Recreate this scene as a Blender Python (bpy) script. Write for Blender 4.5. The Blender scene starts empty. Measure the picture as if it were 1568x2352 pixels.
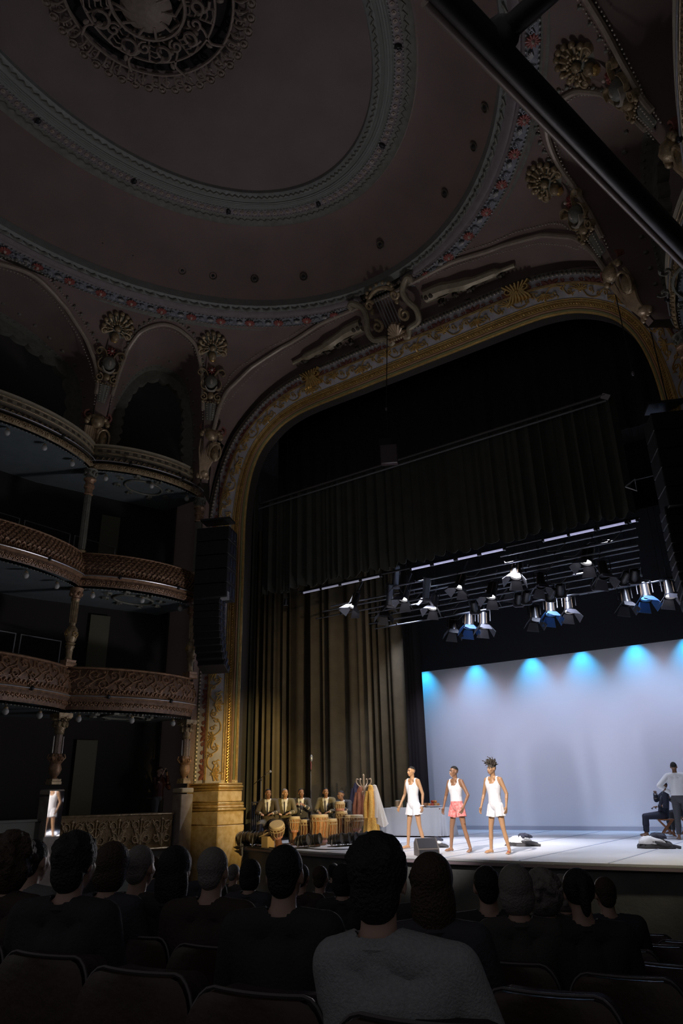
import bpy, math, random
import numpy as np
from mathutils import Vector, Matrix
random.seed(7); rng = np.random.default_rng(7)
S = bpy.context.scene
COL = S.collection
PI = math.pi
sin, cos, rad = math.sin, math.cos, math.radians
# ------------------------------------------------------------------ camera
FPX, PITCH, YAW, ROLL = 1632.5, rad(21.738), rad(35.127), rad(-1.2733)
CAM = np.array([0.0, 0.0, 1.18])
def _basis(p, y, r):
    f = np.array([-sin(y)*cos(p), cos(y)*cos(p), sin(p)]); rt = np.array([cos(y), sin(y), 0.0])
    up = np.cross(rt, f); c, s = cos(r), sin(r)
    return np.array([c*rt + s*up, -s*rt + c*up, f])
RB = _basis(PITCH, YAW, ROLL)
cd = bpy.data.cameras.new('camera'); cam = bpy.data.objects.new('camera', cd); COL.objects.link(cam)
cd.sensor_fit = 'VERTICAL'; cd.sensor_height = 36.0; cd.sensor_width = 24.0; cd.lens = FPX/2352*36.0
cd.clip_start = 0.05; cd.clip_end = 200
cam.matrix_world = Matrix(((RB[0][0], RB[1][0], -RB[2][0], CAM[0]), (RB[0][1], RB[1][1], -RB[2][1], CAM[1]),
                           (RB[0][2], RB[1][2], -RB[2][2], CAM[2]), (0, 0, 0, 1)))
S.camera = cam
# surveying helpers: where the line of sight through a photo pixel meets a real plane
def ray(px, py): return np.array([(px-784)/FPX, -(py-1176)/FPX, 1.0]) @ RB
def on(px, py, ax, val):
    d = ray(px, py); return CAM + (val-CAM[ax])/d[ax]*d
def atY(px, py, Y): return on(px, py, 1, Y)
def atZ(px, py, z=0.0): return on(px, py, 2, z)
# ------------------------------------------------------------------ world, exposure
w = bpy.data.worlds.new('world'); S.world = w; w.use_nodes = True
bg = w.node_tree.nodes['Background']; bg.inputs[0].default_value = (0.95, 0.90, 0.93, 1); bg.inputs[1].default_value = 0.086
S.view_settings.view_transform = 'Standard'; S.view_settings.look = 'None'; S.view_settings.exposure = 0.0
S.view_settings.gamma = 1.0; S.view_settings.use_curve_mapping = False
# ------------------------------------------------------------------ lights
def spot(name, loc, target, power, color, angle, blend=0.4, radius=0.04):
    l = bpy.data.lights.new(name, 'SPOT'); l.energy = power; l.color = color; l.spot_size = rad(angle); l.spot_blend = blend
    l.shadow_soft_size = radius; o = bpy.data.objects.new(name, l); COL.objects.link(o); o.location = loc
    o.rotation_euler = (Vector(target)-Vector(loc)).to_track_quat('-Z', 'Y').to_euler(); return o
AX = -8.2                                   # centre line of the hall
# overhead wash on the stage floor
for i, x in enumerate((-12.0, -9.4, -6.8, -4.2)):
    spot('stage_wash', (x, 17.4, 7.0), (x, 16.0, 0), 820, (0.86, 0.88, 1.0), 85, 0.9)
    spot('stage_wash', (x, 20.6, 7.3), (x, 21.2, 0), 480, (0.70, 0.77, 1.0), 90, 1.0)
    spot('stage_wash', (x+1.3, 19.0, 7.0), (x+1.3, 18.6, 0), 300, (0.80, 0.84, 1.0), 72, 1.0)
# cyclorama wash and the cyan scallops along its top
for x in (-11.5, -8.3, -5.2, -2.2):
    spot('cyc_wash', (x, 21.7, 5.2), (x, 24.2, 2.6), 200, (0.78, 0.73, 1.0), 110, 1.0)
for x, p in ((-13.35, 60), (-11.25, 48), (-9.1, 55), (-7.35, 55), (-5.6, 55), (-4.0, 55)):
    spot('cyc_blue', (x, 23.85, 5.95), (x, 24.28, 3.6), p*3.0, (0.03, 0.50, 1.0), 78, 1.0)
# front-of-house key on the dancers, low warm side light from the right front box and from the floor on the left
spot('key_front', (-5.5, 1.0, 12.4), (-7.9, 15.7, 0.7), 21000, (1.0, 0.92, 0.90), 15, 0.7, 0.10)
spot('side_right', (-1.35, 11.0, 2.2), (-14.6, 16.2, 1.6), 5200, (1.0, 0.72, 0.30), 22, 0.8, 0.06)
spot('side_left', (-13.0, 15.0, 0.42), (-8.0, 15.6, 1.3), 2200, (1.0, 0.66, 0.22), 40, 0.6, 0.05)
spot('side_low_right', (-1.6, 13.2, 2.4), (-4.2, 14.8, 0.0), 260, (1.0, 0.85, 0.6), 60, 0.9, 0.05)
spot('drape_fill', (-1.7, 13.4, 3.2), (-12.9, 18.9, 3.6), 1300, (1.0, 0.80, 0.52), 36, 0.9, 0.06)  # added spot that evens out the warm light on the drape
# added spot standing in for stage light spilling out into the house
spot('house_spill', (-8.2, 14.9, 1.2), (-9.6, 5.0, 9.0), 480, (1.0, 0.93, 0.95), 165, 1.0, 0.4)
# ------------------------------------------------------------------ materials
MATS = {}
def mat(name, col, rough=0.6, metal=0.0, bump=0.0, bscale=20.0, var=0.0, vscale=6.0, emit=None, estr=0.0, alpha=None, trans=0.0, col2=None, spec=0.5):
    if name in MATS: return MATS[name]
    m = bpy.data.materials.new(name); m.use_nodes = True; nt = m.node_tree; b = nt.nodes['Principled BSDF']
    b.inputs['Base Color'].default_value = (*col, 1); b.inputs['Roughness'].default_value = rough; b.inputs['Metallic'].default_value = metal
    b.inputs['Specular IOR Level'].default_value = spec
    tc = nt.nodes.new('ShaderNodeTexCoord')
    if trans: b.inputs['Transmission Weight'].default_value = trans
    if var or col2:
        n = nt.nodes.new('ShaderNodeTexNoise'); n.inputs['Scale'].default_value = vscale; n.inputs['Detail'].default_value = 5
        nt.links.new(tc.outputs['Object'], n.inputs['Vector'])
        r = nt.nodes.new('ShaderNodeValToRGB'); r.color_ramp.elements[0].position = 0.35; r.color_ramp.elements[1].position = 0.65
        c2 = col2 if col2 else tuple(c*(1-var) for c in col)
        r.color_ramp.elements[0].color = (*c2, 1); r.color_ramp.elements[1].color = (*col, 1)
        nt.links.new(n.outputs['Fac'], r.inputs['Fac']); nt.links.new(r.outputs['Color'], b.inputs['Base Color'])
    if bump:
        n = nt.nodes.new('ShaderNodeTexNoise'); n.inputs['Scale'].default_value = bscale; n.inputs['Detail'].default_value = 3
        nt.links.new(tc.outputs['Object'], n.inputs['Vector'])
        bp = nt.nodes.new('ShaderNodeBump'); bp.inputs['Strength'].default_value = bump; bp.inputs['Distance'].default_value = 0.02
        nt.links.new(n.outputs['Fac'], bp.inputs['Height']); nt.links.new(bp.outputs['Normal'], b.inputs['Normal'])
    if emit: b.inputs['Emission Color'].default_value = (*emit, 1); b.inputs['Emission Strength'].default_value = estr
    MATS[name] = m; return m
GOLD = mat('gilded plaster', (0.56, 0.43, 0.26), 0.42, 0.35, 0.5, 30, 0.45, 9)
GOLDR = mat('red gold plaster', (0.50, 0.31, 0.19), 0.42, 0.3, 0.5, 30, 0.4, 9)
GOLDB = mat('bright gilding', (0.80, 0.55, 0.20), 0.3, 0.6, 0.3, 40, 0.25, 9)
PATINA = mat('greenish plaster', (0.25, 0.255, 0.215), 0.6, 0.05, 0.4, 25, 0.25, 7)
CREAM = mat('pale lilac paint', (0.52, 0.50, 0.54), 0.55, 0, 0.15, 30, 0.15, 5)
MAROON = mat('maroon relief paint', (0.33, 0.13, 0.10), 0.5, 0.05, 0.4, 30, 0.3, 9)
BROWN = mat('brown ceiling paint', (0.245, 0.178, 0.160), 0.75, 0, 0.05, 40, 0.14, 1.1)
SOFFB = mat('blue grey soffit paint', (0.17, 0.21, 0.23), 0.6, 0, 0.1, 20, 0.15, 3)
BANDY = mat('ochre cream band paint', (0.31, 0.27, 0.19), 0.6, 0, 0.2, 20, 0.15, 5)
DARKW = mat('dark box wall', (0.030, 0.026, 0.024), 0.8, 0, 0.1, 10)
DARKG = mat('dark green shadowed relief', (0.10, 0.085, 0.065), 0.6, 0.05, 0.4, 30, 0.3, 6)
STONE = mat('golden scagliola', (0.66, 0.50, 0.27), 0.38, 0, 0.15, 30, 0.0, 7, col2=(0.50, 0.34, 0.14))
MARB = mat('veined grey marble', (0.36, 0.32, 0.30), 0.35, 0, 0.1, 10, 0.0, 5, col2=(0.26, 0.22, 0.20))
BLACK = mat('black cloth', (0.022, 0.018, 0.019), 0.9, 0, 0.2, 60)
BLKM = mat('black metal', (0.03, 0.03, 0.035), 0.45, 0.3)
STEEL = mat('grey steel pipe', (0.24, 0.25, 0.28), 0.42, 0.6)
ALU = mat('bare aluminium', (0.55, 0.56, 0.60), 0.35, 0.7)
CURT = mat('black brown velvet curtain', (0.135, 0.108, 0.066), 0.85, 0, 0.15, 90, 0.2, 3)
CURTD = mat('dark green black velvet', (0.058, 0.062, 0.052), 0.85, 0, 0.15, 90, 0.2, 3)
FLOORM = mat('white dance floor', (0.74, 0.75, 0.78), 0.38, 0, 0.03, 6, 0.05, 1.5)
CYCM = mat('white cyclorama cloth', (0.78, 0.78, 0.80), 0.9, 0, 0.03, 30)
GREYF = mat('grey stage front', (0.16, 0.165, 0.155), 0.7, 0, 0.1, 20, 0.2, 3)
SEATR = mat('dark red seat velvet', (0.022, 0.010, 0.010), 0.8, 0, 0.2, 80)
SEATW = mat('dark varnished seat wood', (0.045, 0.018, 0.012), 0.4, 0, 0.1, 30, 0.3, 12)
SEATM = mat('seat edge metal', (0.09, 0.08, 0.08), 0.4, 0.3)
CARPET = mat('dark carpet', (0.02, 0.012, 0.012), 0.95, 0, 0.3, 80)
GLOBE = mat('frosted lamp glass', (0.55, 0.56, 0.56), 0.25)
# ------------------------------------------------------------------ mesh builder
class MB:
    def __init__(s): s.v = []; s.f = []
    def add(s, vs, fs):
        b = len(s.v); s.v.extend([tuple(map(float, p)) for p in vs]); s.f.extend([tuple(b+i for i in f) for f in fs]); return s
    def box(s, c, sz, rz=0.0, rx=0.0, ry=0.0, taper=1.0):
        hx, hy, hz = sz[0]/2, sz[1]/2, sz[2]/2; M = Matrix.Rotation(rz, 3, 'Z') @ Matrix.Rotation(ry, 3, 'Y') @ Matrix.Rotation(rx, 3, 'X')
        vs = []
        for z, k in ((-hz, 1.0), (hz, taper)):
            for x, y in ((-hx, -hy), (hx, -hy), (hx, hy), (-hx, hy)): vs.append(Vector(c) + M @ Vector((x*k, y*k, z)))
        return s.add(vs, [(3, 2, 1, 0), (4, 5, 6, 7), (0, 1, 5, 4), (1, 2, 6, 5), (2, 3, 7, 6), (3, 0, 4, 7)])
    def bbox(s, c, sz, b=0.01, rz=0.0, rx=0.0, ry=0.0):      # box with chamfered edges
        M = Matrix.Rotation(rz, 3, 'Z') @ Matrix.Rotation(ry, 3, 'Y') @ Matrix.Rotation(rx, 3, 'X'); hx, hy, hz = sz[0]/2, sz[1]/2, sz[2]/2
        def ring(x, y, z, q): return [(-x+q, -y, z), (x-q, -y, z), (x, -y+q, z), (x, y-q, z), (x-q, y, z), (-x+q, y, z), (-x, y-q, z), (-x, -y+q, z)]
        R = ring(hx-b, hy-b, -hz, b*.5) + ring(hx, hy, -hz+b, b) + ring(hx, hy, hz-b, b) + ring(hx-b, hy-b, hz, b*.5)
        fs = [tuple(range(7, -1, -1)), tuple(range(24, 32))]
        for k in range(3):
            for i in range(8): j = (i+1) % 8; fs.append((k*8+i, k*8+j, k*8+8+j, k*8+8+i))
        return s.add([Vector(c) + M @ Vector(p) for p in R], fs)
    def tube(s, pts, r, n=8, closed=False, caps=True, flat=None):
        P = [Vector(p) for p in pts]; m = len(P); R = r if hasattr(r, '__len__') else [r]*m; vs = []; N = None
        for i in range(m):
            if closed: T = (P[(i+1) % m]-P[i-1])
            else: T = P[min(i+1, m-1)]-P[max(i-1, 0)]
            if T.length < 1e-9: T = Vector((0, 0, 1))
            T.normalize()
            if N is None:
                a = Vector((0, 0, 1)) if abs(T.z) < 0.9 else Vector((1, 0, 0)); N = T.cross(a).normalized()
            N = (N - T*N.dot(T)); N = N.normalized() if N.length > 1e-6 else T.orthogonal().normalized(); B = T.cross(N)
            for k in range(n):
                a = 2*PI*k/n; vs.append(P[i] + (N*cos(a) + B*sin(a)*(flat or 1))*R[i])
        fs = []
        for i in range(m if closed else m-1):
            for k in range(n): a, b = i*n+k, i*n+(k+1) % n; c = ((i+1) % m)*n; fs.append((a, b, c+(k+1) % n, c+k))
        if caps and not closed: fs += [tuple(range(n-1, -1, -1)), tuple((m-1)*n+k for k in range(n))]
        return s.add(vs, fs)
    def lathe(s, prof, c=(0, 0, 0), n=20, M=None, sq=False):
        vs = []; C = Vector(c)
        for r, z in prof:
            for k in range(n):
                a = 2*PI*(k+.5)/n; q = 1.0
                if sq: q = 1/max(abs(cos(a)), abs(sin(a)))
                p = Vector((r*q*cos(a), r*q*sin(a), z)); vs.append(C + (M @ p if M else p))
        fs = []; m = len(prof)
        for i in range(m-1):
            for k in range(n): a, b = i*n+k, i*n+(k+1) % n; fs.append((a, b, b+n, a+n))
        fs += [tuple(range(n-1, -1, -1)), tuple((m-1)*n+k for k in range(n))]
        return s.add(vs, fs)
    def ell(s, c, r, n=10, m=6, M=None):
        vs = []; C = Vector(c)
        for i in range(1, m):
            t = PI*i/m
            for k in range(n):
                a = 2*PI*k/n; p = Vector((r[0]*sin(t)*cos(a), r[1]*sin(t)*sin(a), r[2]*cos(t))); vs.append(C + (M @ p if M else p))
        top = Vector((0, 0, r[2])); bot = Vector((0, 0, -r[2])); vs += [C + (M @ top if M else top), C + (M @ bot if M else bot)]
        fs = []; T = (m-1)*n
        for i in range(m-2):
            for k in range(n): a, b = i*n+k, i*n+(k+1) % n; fs.append((a, a+n, b+n, b))
        for k in range(n): fs.append((T, k, (k+1) % n)); fs.append((T+1, (m-2)*n+(k+1) % n, (m-2)*n+k))
        return s.add(vs, fs)
    def grid(s, rows, wrap=False):                       # rows: list of equal-length point lists
        n = len(rows[0]); vs = [p for r in rows for p in r]; fs = []
        for i in range(len(rows)-1):
            for k in range(n if wrap else n-1): j = (k+1) % n; fs.append((i*n+k, i*n+j, (i+1)*n+j, (i+1)*n+k))
        return s.add(vs, fs)
    def ridge(s, f, pts, w0, w1=None, h=0.03, wm=None):  # raised rib along a path on surface f(u,v,h)
        m = len(pts); w1 = w0 if w1 is None else w1; rows = []
        for i, (u, v) in enumerate(pts):
            a = pts[min(i+1, m-1)]; b = pts[max(i-1, 0)]; tx, ty = a[0]-b[0], a[1]-b[1]; L = math.hypot(tx, ty) or 1; nx, ny = -ty/L, tx/L
            t = i/(m-1); w = w0*(1-t)+w1*t
            if wm is not None: w = w + (wm-w)*sin(PI*t)
            hh = h*min(1, 0.35+w/(max(w0, w1, wm or 0)+1e-9))
            rows.append([f(u+nx*w, v+ny*w, 0), f(u+nx*w*.45, v+ny*w*.45, hh), f(u-nx*w*.45, v-ny*w*.45, hh), f(u-nx*w, v-ny*w, 0)])
        return s.grid(rows)
    def build(s, name, material, parent=None, smooth=True, loc=None, label=None, cat=None, group=None, kind=None):
        me = bpy.data.meshes.new(name); me.from_pydata(s.v, [], s.f); me.materials.append(material)
        if smooth:
            me.polygons.foreach_set('use_smooth', [True]*len(me.polygons))
            try: me.set_sharp_from_angle(angle=rad(42))
            except Exception: pass
        me.update(); o = bpy.data.objects.new(name, me); COL.objects.link(o)
        if parent: o.parent = parent
        if loc is not None:
            o.location = loc
        tag(o, label, cat, group, kind); return o
def tag(o, label=None, cat=None, group=None, kind=None):
    if label: o['label'] = label
    if cat: o['category'] = cat
    if group: o['group'] = group
    if kind: o['kind'] = kind
    return o
def empty(name, loc, label=None, cat=None, group=None, rz=0.0, kind=None):
    o = bpy.data.objects.new(name, None); COL.objects.link(o); o.location = loc; o.rotation_euler = (0, 0, rz); o.empty_display_size = 0.1
    return tag(o, label, cat, group, kind)
def copy_tree(o, parent=None):
    c = o.copy(); COL.objects.link(c); c.parent = parent
    for ch in list(o.children): copy_tree(ch, c)
    return c
def catmull(P, n=8, closed=False):
    P = [np.array(p, float) for p in P]; m = len(P); out = []
    for i in range(m if closed else m-1):
        p0 = P[i-1] if (i > 0 or closed) else 2*P[0]-P[1]; p1 = P[i]; p2 = P[(i+1) % m]
        p3 = P[(i+2) % m] if (i+2 < m or closed) else 2*P[-1]-P[-2]
        for k in range(n):
            t = k/n; out.append(.5*((2*p1)+(-p0+p2)*t+(2*p0-5*p1+4*p2-p3)*t*t+(-p0+3*p1-3*p2+p3)*t**3))
    if not closed: out.append(P[-1])
    return out
def resample(P, n):
    P = np.array(P, float); d = np.r_[0, np.cumsum(np.linalg.norm(np.diff(P, axis=0), axis=1))]
    t = np.linspace(0, d[-1], n); return np.array([np.interp(t, d, P[:, k]) for k in range(P.shape[1])]).T
def spiral(cx, cy, r0, turns=1.3, a0=0.0, sg=1, n=16, r1=0.15):
    return [(cx + r0*(1-(1-r1)*i/(n-1))*cos(a0+sg*2*PI*turns*i/(n-1)), cy + r0*(1-(1-r1)*i/(n-1))*sin(a0+sg*2*PI*turns*i/(n-1))) for i in range(n)]
def acanthus(mb, f, cx, cy, r, sg=1, a0=0.0, h=0.035, turns=1.25):
    """one leafy scroll: a spiral stem with lobed leaves on its outside"""
    sp = spiral(cx, cy, r, turns, a0, sg, 16); mb.ridge(f, sp, r*.13, r*.09, h)
    for k in range(6):
        i = k*2; u, v = sp[i]; a = a0+sg*2*PI*turns*i/15
        du, dv = cos(a+sg*.9), sin(a+sg*.9); L = r*(.62-.06*k)
        mb.ridge(f, [(u, v), (u+du*L*.45, v+dv*L*.45), (u+du*L*.8+cos(a)*L*.2, v+dv*L*.8+sin(a)*L*.2)], r*.05, r*.02, h*.9, wm=r*.15)
    mb.ridge(f, [(cx-r*.12, cy), (cx+r*.12, cy)], r*.08, r*.08, h*1.3, wm=r*.16)
def rosette(mb, f, cx, cy, r, n=8, h=0.03):
    for k in range(n):
        a = 2*PI*k/n; mb.ridge(f, [(cx+cos(a)*r*.15, cy+sin(a)*r*.15), (cx+cos(a)*r*.6, cy+sin(a)*r*.6), (cx+cos(a)*r, cy+sin(a)*r)], r*.08, r*.05, h*.6, wm=r*.24)
    dome(mb, f, cx, cy, r*.32, h)
def dome(mb, f, cx, cy, r, h, n=8):
    vs = [f(cx, cy, h)] ; 
    for q, hh in ((.6, h*.8), (1.0, 0.0)):
        for k in range(n): a = 2*PI*k/n; vs.append(f(cx+r*q*cos(a), cy+r*q*sin(a), hh))
    fs = [(0, 1+k, 1+(k+1) % n) for k in range(n)] + [(1+k, 1+n+k, 1+n+(k+1) % n, 1+(k+1) % n) for k in range(n)]
    mb.add(vs, fs)
def beads(mb, pts, r, step):
    P = np.array([tuple(p) for p in pts], float); L = np.linalg.norm(np.diff(P, axis=0), axis=1).sum(); n = max(2, int(L/step))
    for p in resample(P, n): mb.ell(p, (r, r, r), 6, 4)
# ------------------------------------------------------------------ stage shell
YP = 14.75                                                  # plane of the proscenium wall
def front_y(x): return 13.62 + 0.030*(x+6.4)**2 if x < -6.4 else 13.62 + 0.012*(x+6.4)**2
mb = MB(); xs = np.linspace(-14.7, -1.6, 40)
top = [(x, front_y(x), 0) for x in xs]; N = len(top)
mb.add(top + [(x, 25.5, 0) for x in xs] + [(x, front_y(x), -.08) for x in xs],
       [(i, i+1, N+i+1, N+i) for i in range(N-1)] + [(i+1, i, 2*N+i, 2*N+i+1) for i in range(N-1)])
fl = mb.build('floor', mat('white dance floor', (1, 1, 1)), smooth=False, kind='structure')
# taped seams between the dance floor strips: narrow raised strips of tape
SEAM = mat('grey floor tape', (0.42, 0.46, 0.58), 0.5); 
for x in (-10.6, -9.0, -7.4, -5.8, -4.2, -2.6):
    MB().box((x, (front_y(x)+24.1)/2+.02, .003), (.035, 24.1-front_y(x)-.08, .006)).build('tape_strip', SEAM, fl, smooth=False)
mb = MB(); rows = [[(x, front_y(x)+dy, z) for x in xs] for dy, z in ((.0, -.03), (-.03, -.04), (-.03, -.10), (.02, -.12), (.06, -.14), (.06, -1.12))]
mb.grid(rows); mb.build('wall_stage_front', GREYF, kind='structure')
MB().grid([[(x, front_y(x)-.035, z) for x in xs] for z in (-.095, -.045)]).build('trim_1', mat('mauve stage nosing', (.34, .27, .30), .5), kind='structure')
# stalls floor: raked towards the back
def rake(y): return max(-1.12, -0.02-0.122*y)
mb = MB(); ys = [-6, -4, -2, 0, 2, 4, 6, 8, 9.1, 15]
mb.grid([[(x, y, rake(y)) for x in (-17.5, 2.5)] for y in ys]); mb.build('floor_stalls', CARPET, kind='structure')
# stage house
MB().box((-17.2, 20.2, 5.9), (.2, 10.9, 14.4)).build('wall_left', BLACK, smooth=False, kind='structure')
MB().box((1.2, 20.2, 5.9), (.2, 10.9, 14.4)).build('wall_right', BLACK, smooth=False, kind='structure')
MB().box((-8, 25.6, 5.9), (18.6, .2, 14.4)).build('wall_back', BLACK, smooth=False, kind='structure')
MB().box((-8, 20.2, 13.2), (18.6, 10.9, .2)).build('ceiling_stage', BLACK, smooth=False, kind='structure')
MB().box((-16, 20.2, -.11), (2.6, 10.4, .2)).build('floor_wings', BLACK, smooth=False, kind='structure')
# ------------------------------------------------------------------ proscenium arch
AO = [(7.22, -1.0), (7.22, 1.5), (7.22, 6.0), (7.22, 8.5), (7.08, 9.6), (6.85, 10.6), (6.42, 11.55), (5.9, 12.15), (5.1, 12.70), (4.3, 13.0), (3.4, 13.13), (1.6, 13.15), (0, 13.15)]
AI = [(6.15, -1.0), (6.15, 1.5), (6.15, 6.0), (6.15, 8.3), (6.14, 9.3), (6.05, 10.15), (5.85, 10.9), (5.48, 11.52), (4.85, 11.98), (4.2, 12.2), (3.4, 12.28), (1.6, 12.28), (0, 12.28)]
def full(A):
    c = catmull(A, 8); return [np.array((-p[0], p[1])) for p in c] + [np.array((p[0], p[1])) for p in c[::-1][1:]]
FO, FI = full(AO), full(AI); NA = len(FO)
_d = np.r_[0, np.cumsum(np.linalg.norm(np.diff(np.array([(a+b)/2 for a, b in zip(FO, FI)]), axis=0), axis=1))]
ALEN = _d[-1]; FOa, FIa = np.array(FO), np.array(FI)
BULGE = [(0, 0), (.1, .02), (.25, .06), (.3, .08), (.5, .10), (.66, .06), (.72, .02), (.8, .05), (.9, .05), (1, 0)]
def arch(u, v, h=0.0):
    """u metres along the arch, v 0..1 outer to inner edge, h proud of it"""
    o = np.array([np.interp(u, _d, FOa[:, k]) for k in (0, 1)]); i = np.array([np.interp(u, _d, FIa[:, k]) for k in (0, 1)])
    p = o+(i-o)*v; n = (o-i); n = n/np.linalg.norm(n)
    y = YP - .12 + .56*v - np.interp(v, [b[0] for b in BULGE], [b[1] for b in BULGE]) - h*.85
    q = p - n*h*.4; return (AX+q[0], y, q[1])
US = np.arange(0, ALEN, .22); US = np.r_[US, ALEN]; U0 = 2.55        # pillars start above their bases
def band(v0, v1, nv=4, h=0.0, us=None):
    us = US[US > U0-.2] if us is None else us; us = us[us < ALEN-U0+.2]
    return MB().grid([[arch(u, v0+(v1-v0)*k/nv, h) for k in range(nv+1)] for u in us])
archo = empty('proscenium_arch', (AX, YP, 0), 'wide gilded moulded arch framing the whole stage opening', 'arch')
def ap(m, name, M_, **k):
    o = m.build(name, M_, archo, **k); o.location = (-AX, -YP, 0); return o
ap(band(.03, .25, 6), 'cove_moulding', CREAM); ap(band(.25, .29, 1, .03), 'fillet', GOLD); ap(band(.29, .66, 6), 'frieze_band', CREAM)
ap(band(.66, .72, 2), 'inner_cavetto', GOLD); ap(band(.72, .83, 3), 'beaded_band', GOLDB); ap(band(.83, .90, 3), 'rose_rod', mat('rose gilt rod', (.55, .33, .20), .3, .5)); ap(band(.90, 1.0, 3), 'inner_rod', GOLD)
ap(band(-.02, .03, 1, .0), 'edge_strip', PATINA)
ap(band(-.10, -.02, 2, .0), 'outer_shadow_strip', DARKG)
for v_, r_ in ((.265, .022), (.30, .014), (.665, .016), (.70, .02), (.835, .022), (.88, .03), (.93, .028), (.965, .022), (.99, .018)):
    ap(MB().tube([arch(u, v_, .01) for u in US[(US > U0-.1) & (US < ALEN-U0+.1)]], r_, 6), 'rod_moulding', {.88: mat('rose gilt rod', (1, 1, 1)), .93: mat('green gilt rod', (.34, .34, .16), .35, .4)}.get(v_, GOLDB))
mb = MB()
for u in np.arange(U0, ALEN-U0, .105): mb.ell(arch(u, .012, .02), (.032, .032, .032), 6, 4)
ap(mb, 'bead_row', mat('pale bead paint', (.55, .50, .42), .4, .1), kind='stuff')
mb = MB()
for u in np.arange(U0, ALEN-U0, .075): mb.ell(arch(u, .775, .012), (.026, .026, .026), 5, 3); mb.ell(arch(u+.03, .80, .012), (.02, .02, .02), 5, 3)
ap(mb, 'inner_beads', GOLDB, kind='stuff')
# maroon leaf border: a leaf every 1.05 m with small curls between
mb = MB(); fA = lambda u, v, h: arch(u, v/1.08, h)                  # v in metres across
for u in np.arange(U0+.3, ALEN-U0, 1.02):
    for s_ in (-1, 0, 1):
        mb.ridge(fA, [(u+s_*.05, .25), (u+s_*.14, .17), (u+s_*.2, .09+.02*abs(s_))], .05, .015, .03, wm=.07)
    for q in (.30, .52, .74): mb.ridge(fA, spiral(u+q, .195, .055, 1.1, PI, 1, 8, .3), .025, .015, .025)
    mb.ridge(fA, [(u-.2, .245), (u+.3, .25), (u+.82, .245)], .016, .016, .03)
ap(mb, 'leaf_border', MAROON, kind='stuff')
# gilt foliage in the frieze: spray, rosette, spray
k = 0
for u in np.arange(U0+.25, ALEN-U0, .92):
    mb = MB(); sg = 1 if k % 2 == 0 else -1; vc = .505
    for j in range(7):
        a = PI*(.12+.76*j/6) if k % 2 == 0 else -PI*(.12+.76*j/6); L = .20+.05*(j % 2)
        mb.ridge(fA, [(u, vc), (u+cos(a)*L*.5+.02, vc+sin(a)*L*.45), (u+cos(a)*L, vc+sin(a)*L*.8), (u+cos(a)*L*1.15+.05*sg, vc+sin(a)*L*.72)], .014, .008, .035, wm=.028)
    rosette(mb, fA, u, vc, .07, 6, .05)
    mb.ridge(fA, catmull([(u+.08, vc), (u+.22, vc-.14*sg), (u+.45, vc-.12*sg), (u+.62, vc+.10*sg), (u+.80, vc+.05*sg)], 4), .02, .012, .03)
    for (du, dv, sg2) in ((.30, .05, 1), (.50, -.06, -1), (.68, .02, 1)):
        mb.ridge(fA, spiral(u+du, vc+dv*sg, .07, 1.0, PI*.5*sg2, sg2, 8, .25), .02, .012, .03)
        mb.ridge(fA, [(u+du, vc+dv*sg), (u+du+.06, vc+dv*sg+.08*sg2), (u+du+.03, vc+dv*sg+.13*sg2)], .012, .006, .03, wm=.026)
    ap(mb, 'foliage_spray', GOLDB); k += 1
# gilt knots that bind the arch
for px, py in ((705, 870), (1195, 672)):
    P = atY(px, py, 14.6); u = None
    dd = [np.hypot(arch(uu, .3)[0]-P[0], arch(uu, .3)[2]-P[2]) for uu in US]; u = US[int(np.argmin(dd))]
    mb = MB()
    for q in np.linspace(-.28, .28, 7):
        mb.ridge(fA, catmull([(u+q*1.2, -.06), (u+q*.5, .18), (u+q*.9+.03, .42), (u+q*1.1, .52)], 3), .035, .03, .10, wm=.05)
    mb.ridge(fA, spiral(u-.22, .12, .12, 1.2, 0, 1, 12), .035, .02, .12); mb.ridge(fA, spiral(u+.22, .12, .12, 1.2, PI, -1, 12), .035, .02, .12)
    dome(mb, fA, u, .2, .08, .16)
    ap(mb, 'ribbon_knot', GOLDB)
# reveal behind the arch
mb = MB(); mb.grid([[arch(u, 1.0, 0) for u in US], [tuple(np.array(arch(u, 1.0, 0))+(0, .30, 0)) for u in US]]); ap(mb, 'reveal', mat('black reveal paint', (.03, .025, .02), .8))
# pedestals under the two ends
for sx in (-1, 1):
    pd = empty('pillar_base', (AX+sx*6.68, YP, -1.0), ('golden stone pedestal under the left end of the gilded arch' if sx < 0 else 'golden stone pedestal under the right end of the gilded arch, out of frame'), 'pedestal')
    def blk(name, z0, z1, w, d, M_=STONE, b=.02):
        o = MB().bbox((0, .10, (z0+z1)/2+1.0), (w, d, z1-z0), b).build(name, M_, pd); return o
    blk('plinth', -1.0, .52, 1.36, 1.0); blk('lower_block', .53, .86, 1.33, .98); blk('base_moulding', .87, .93, 1.40, 1.06, GOLDB); blk('torus_moulding', .94, 1.0, 1.36, 1.02, STONE, .03)
    blk('fillet', 1.0, 1.08, 1.32, .98, GOLDB); blk('die', 1.09, 1.36, 1.24, .9); blk('cap_lower', 1.37, 1.42, 1.27, .94, GOLDB); blk('cap_middle', 1.43, 1.50, 1.30, .97, GOLDB, .03); blk('cap_upper', 1.51, 1.56, 1.25, .92, GOLDB)
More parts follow.
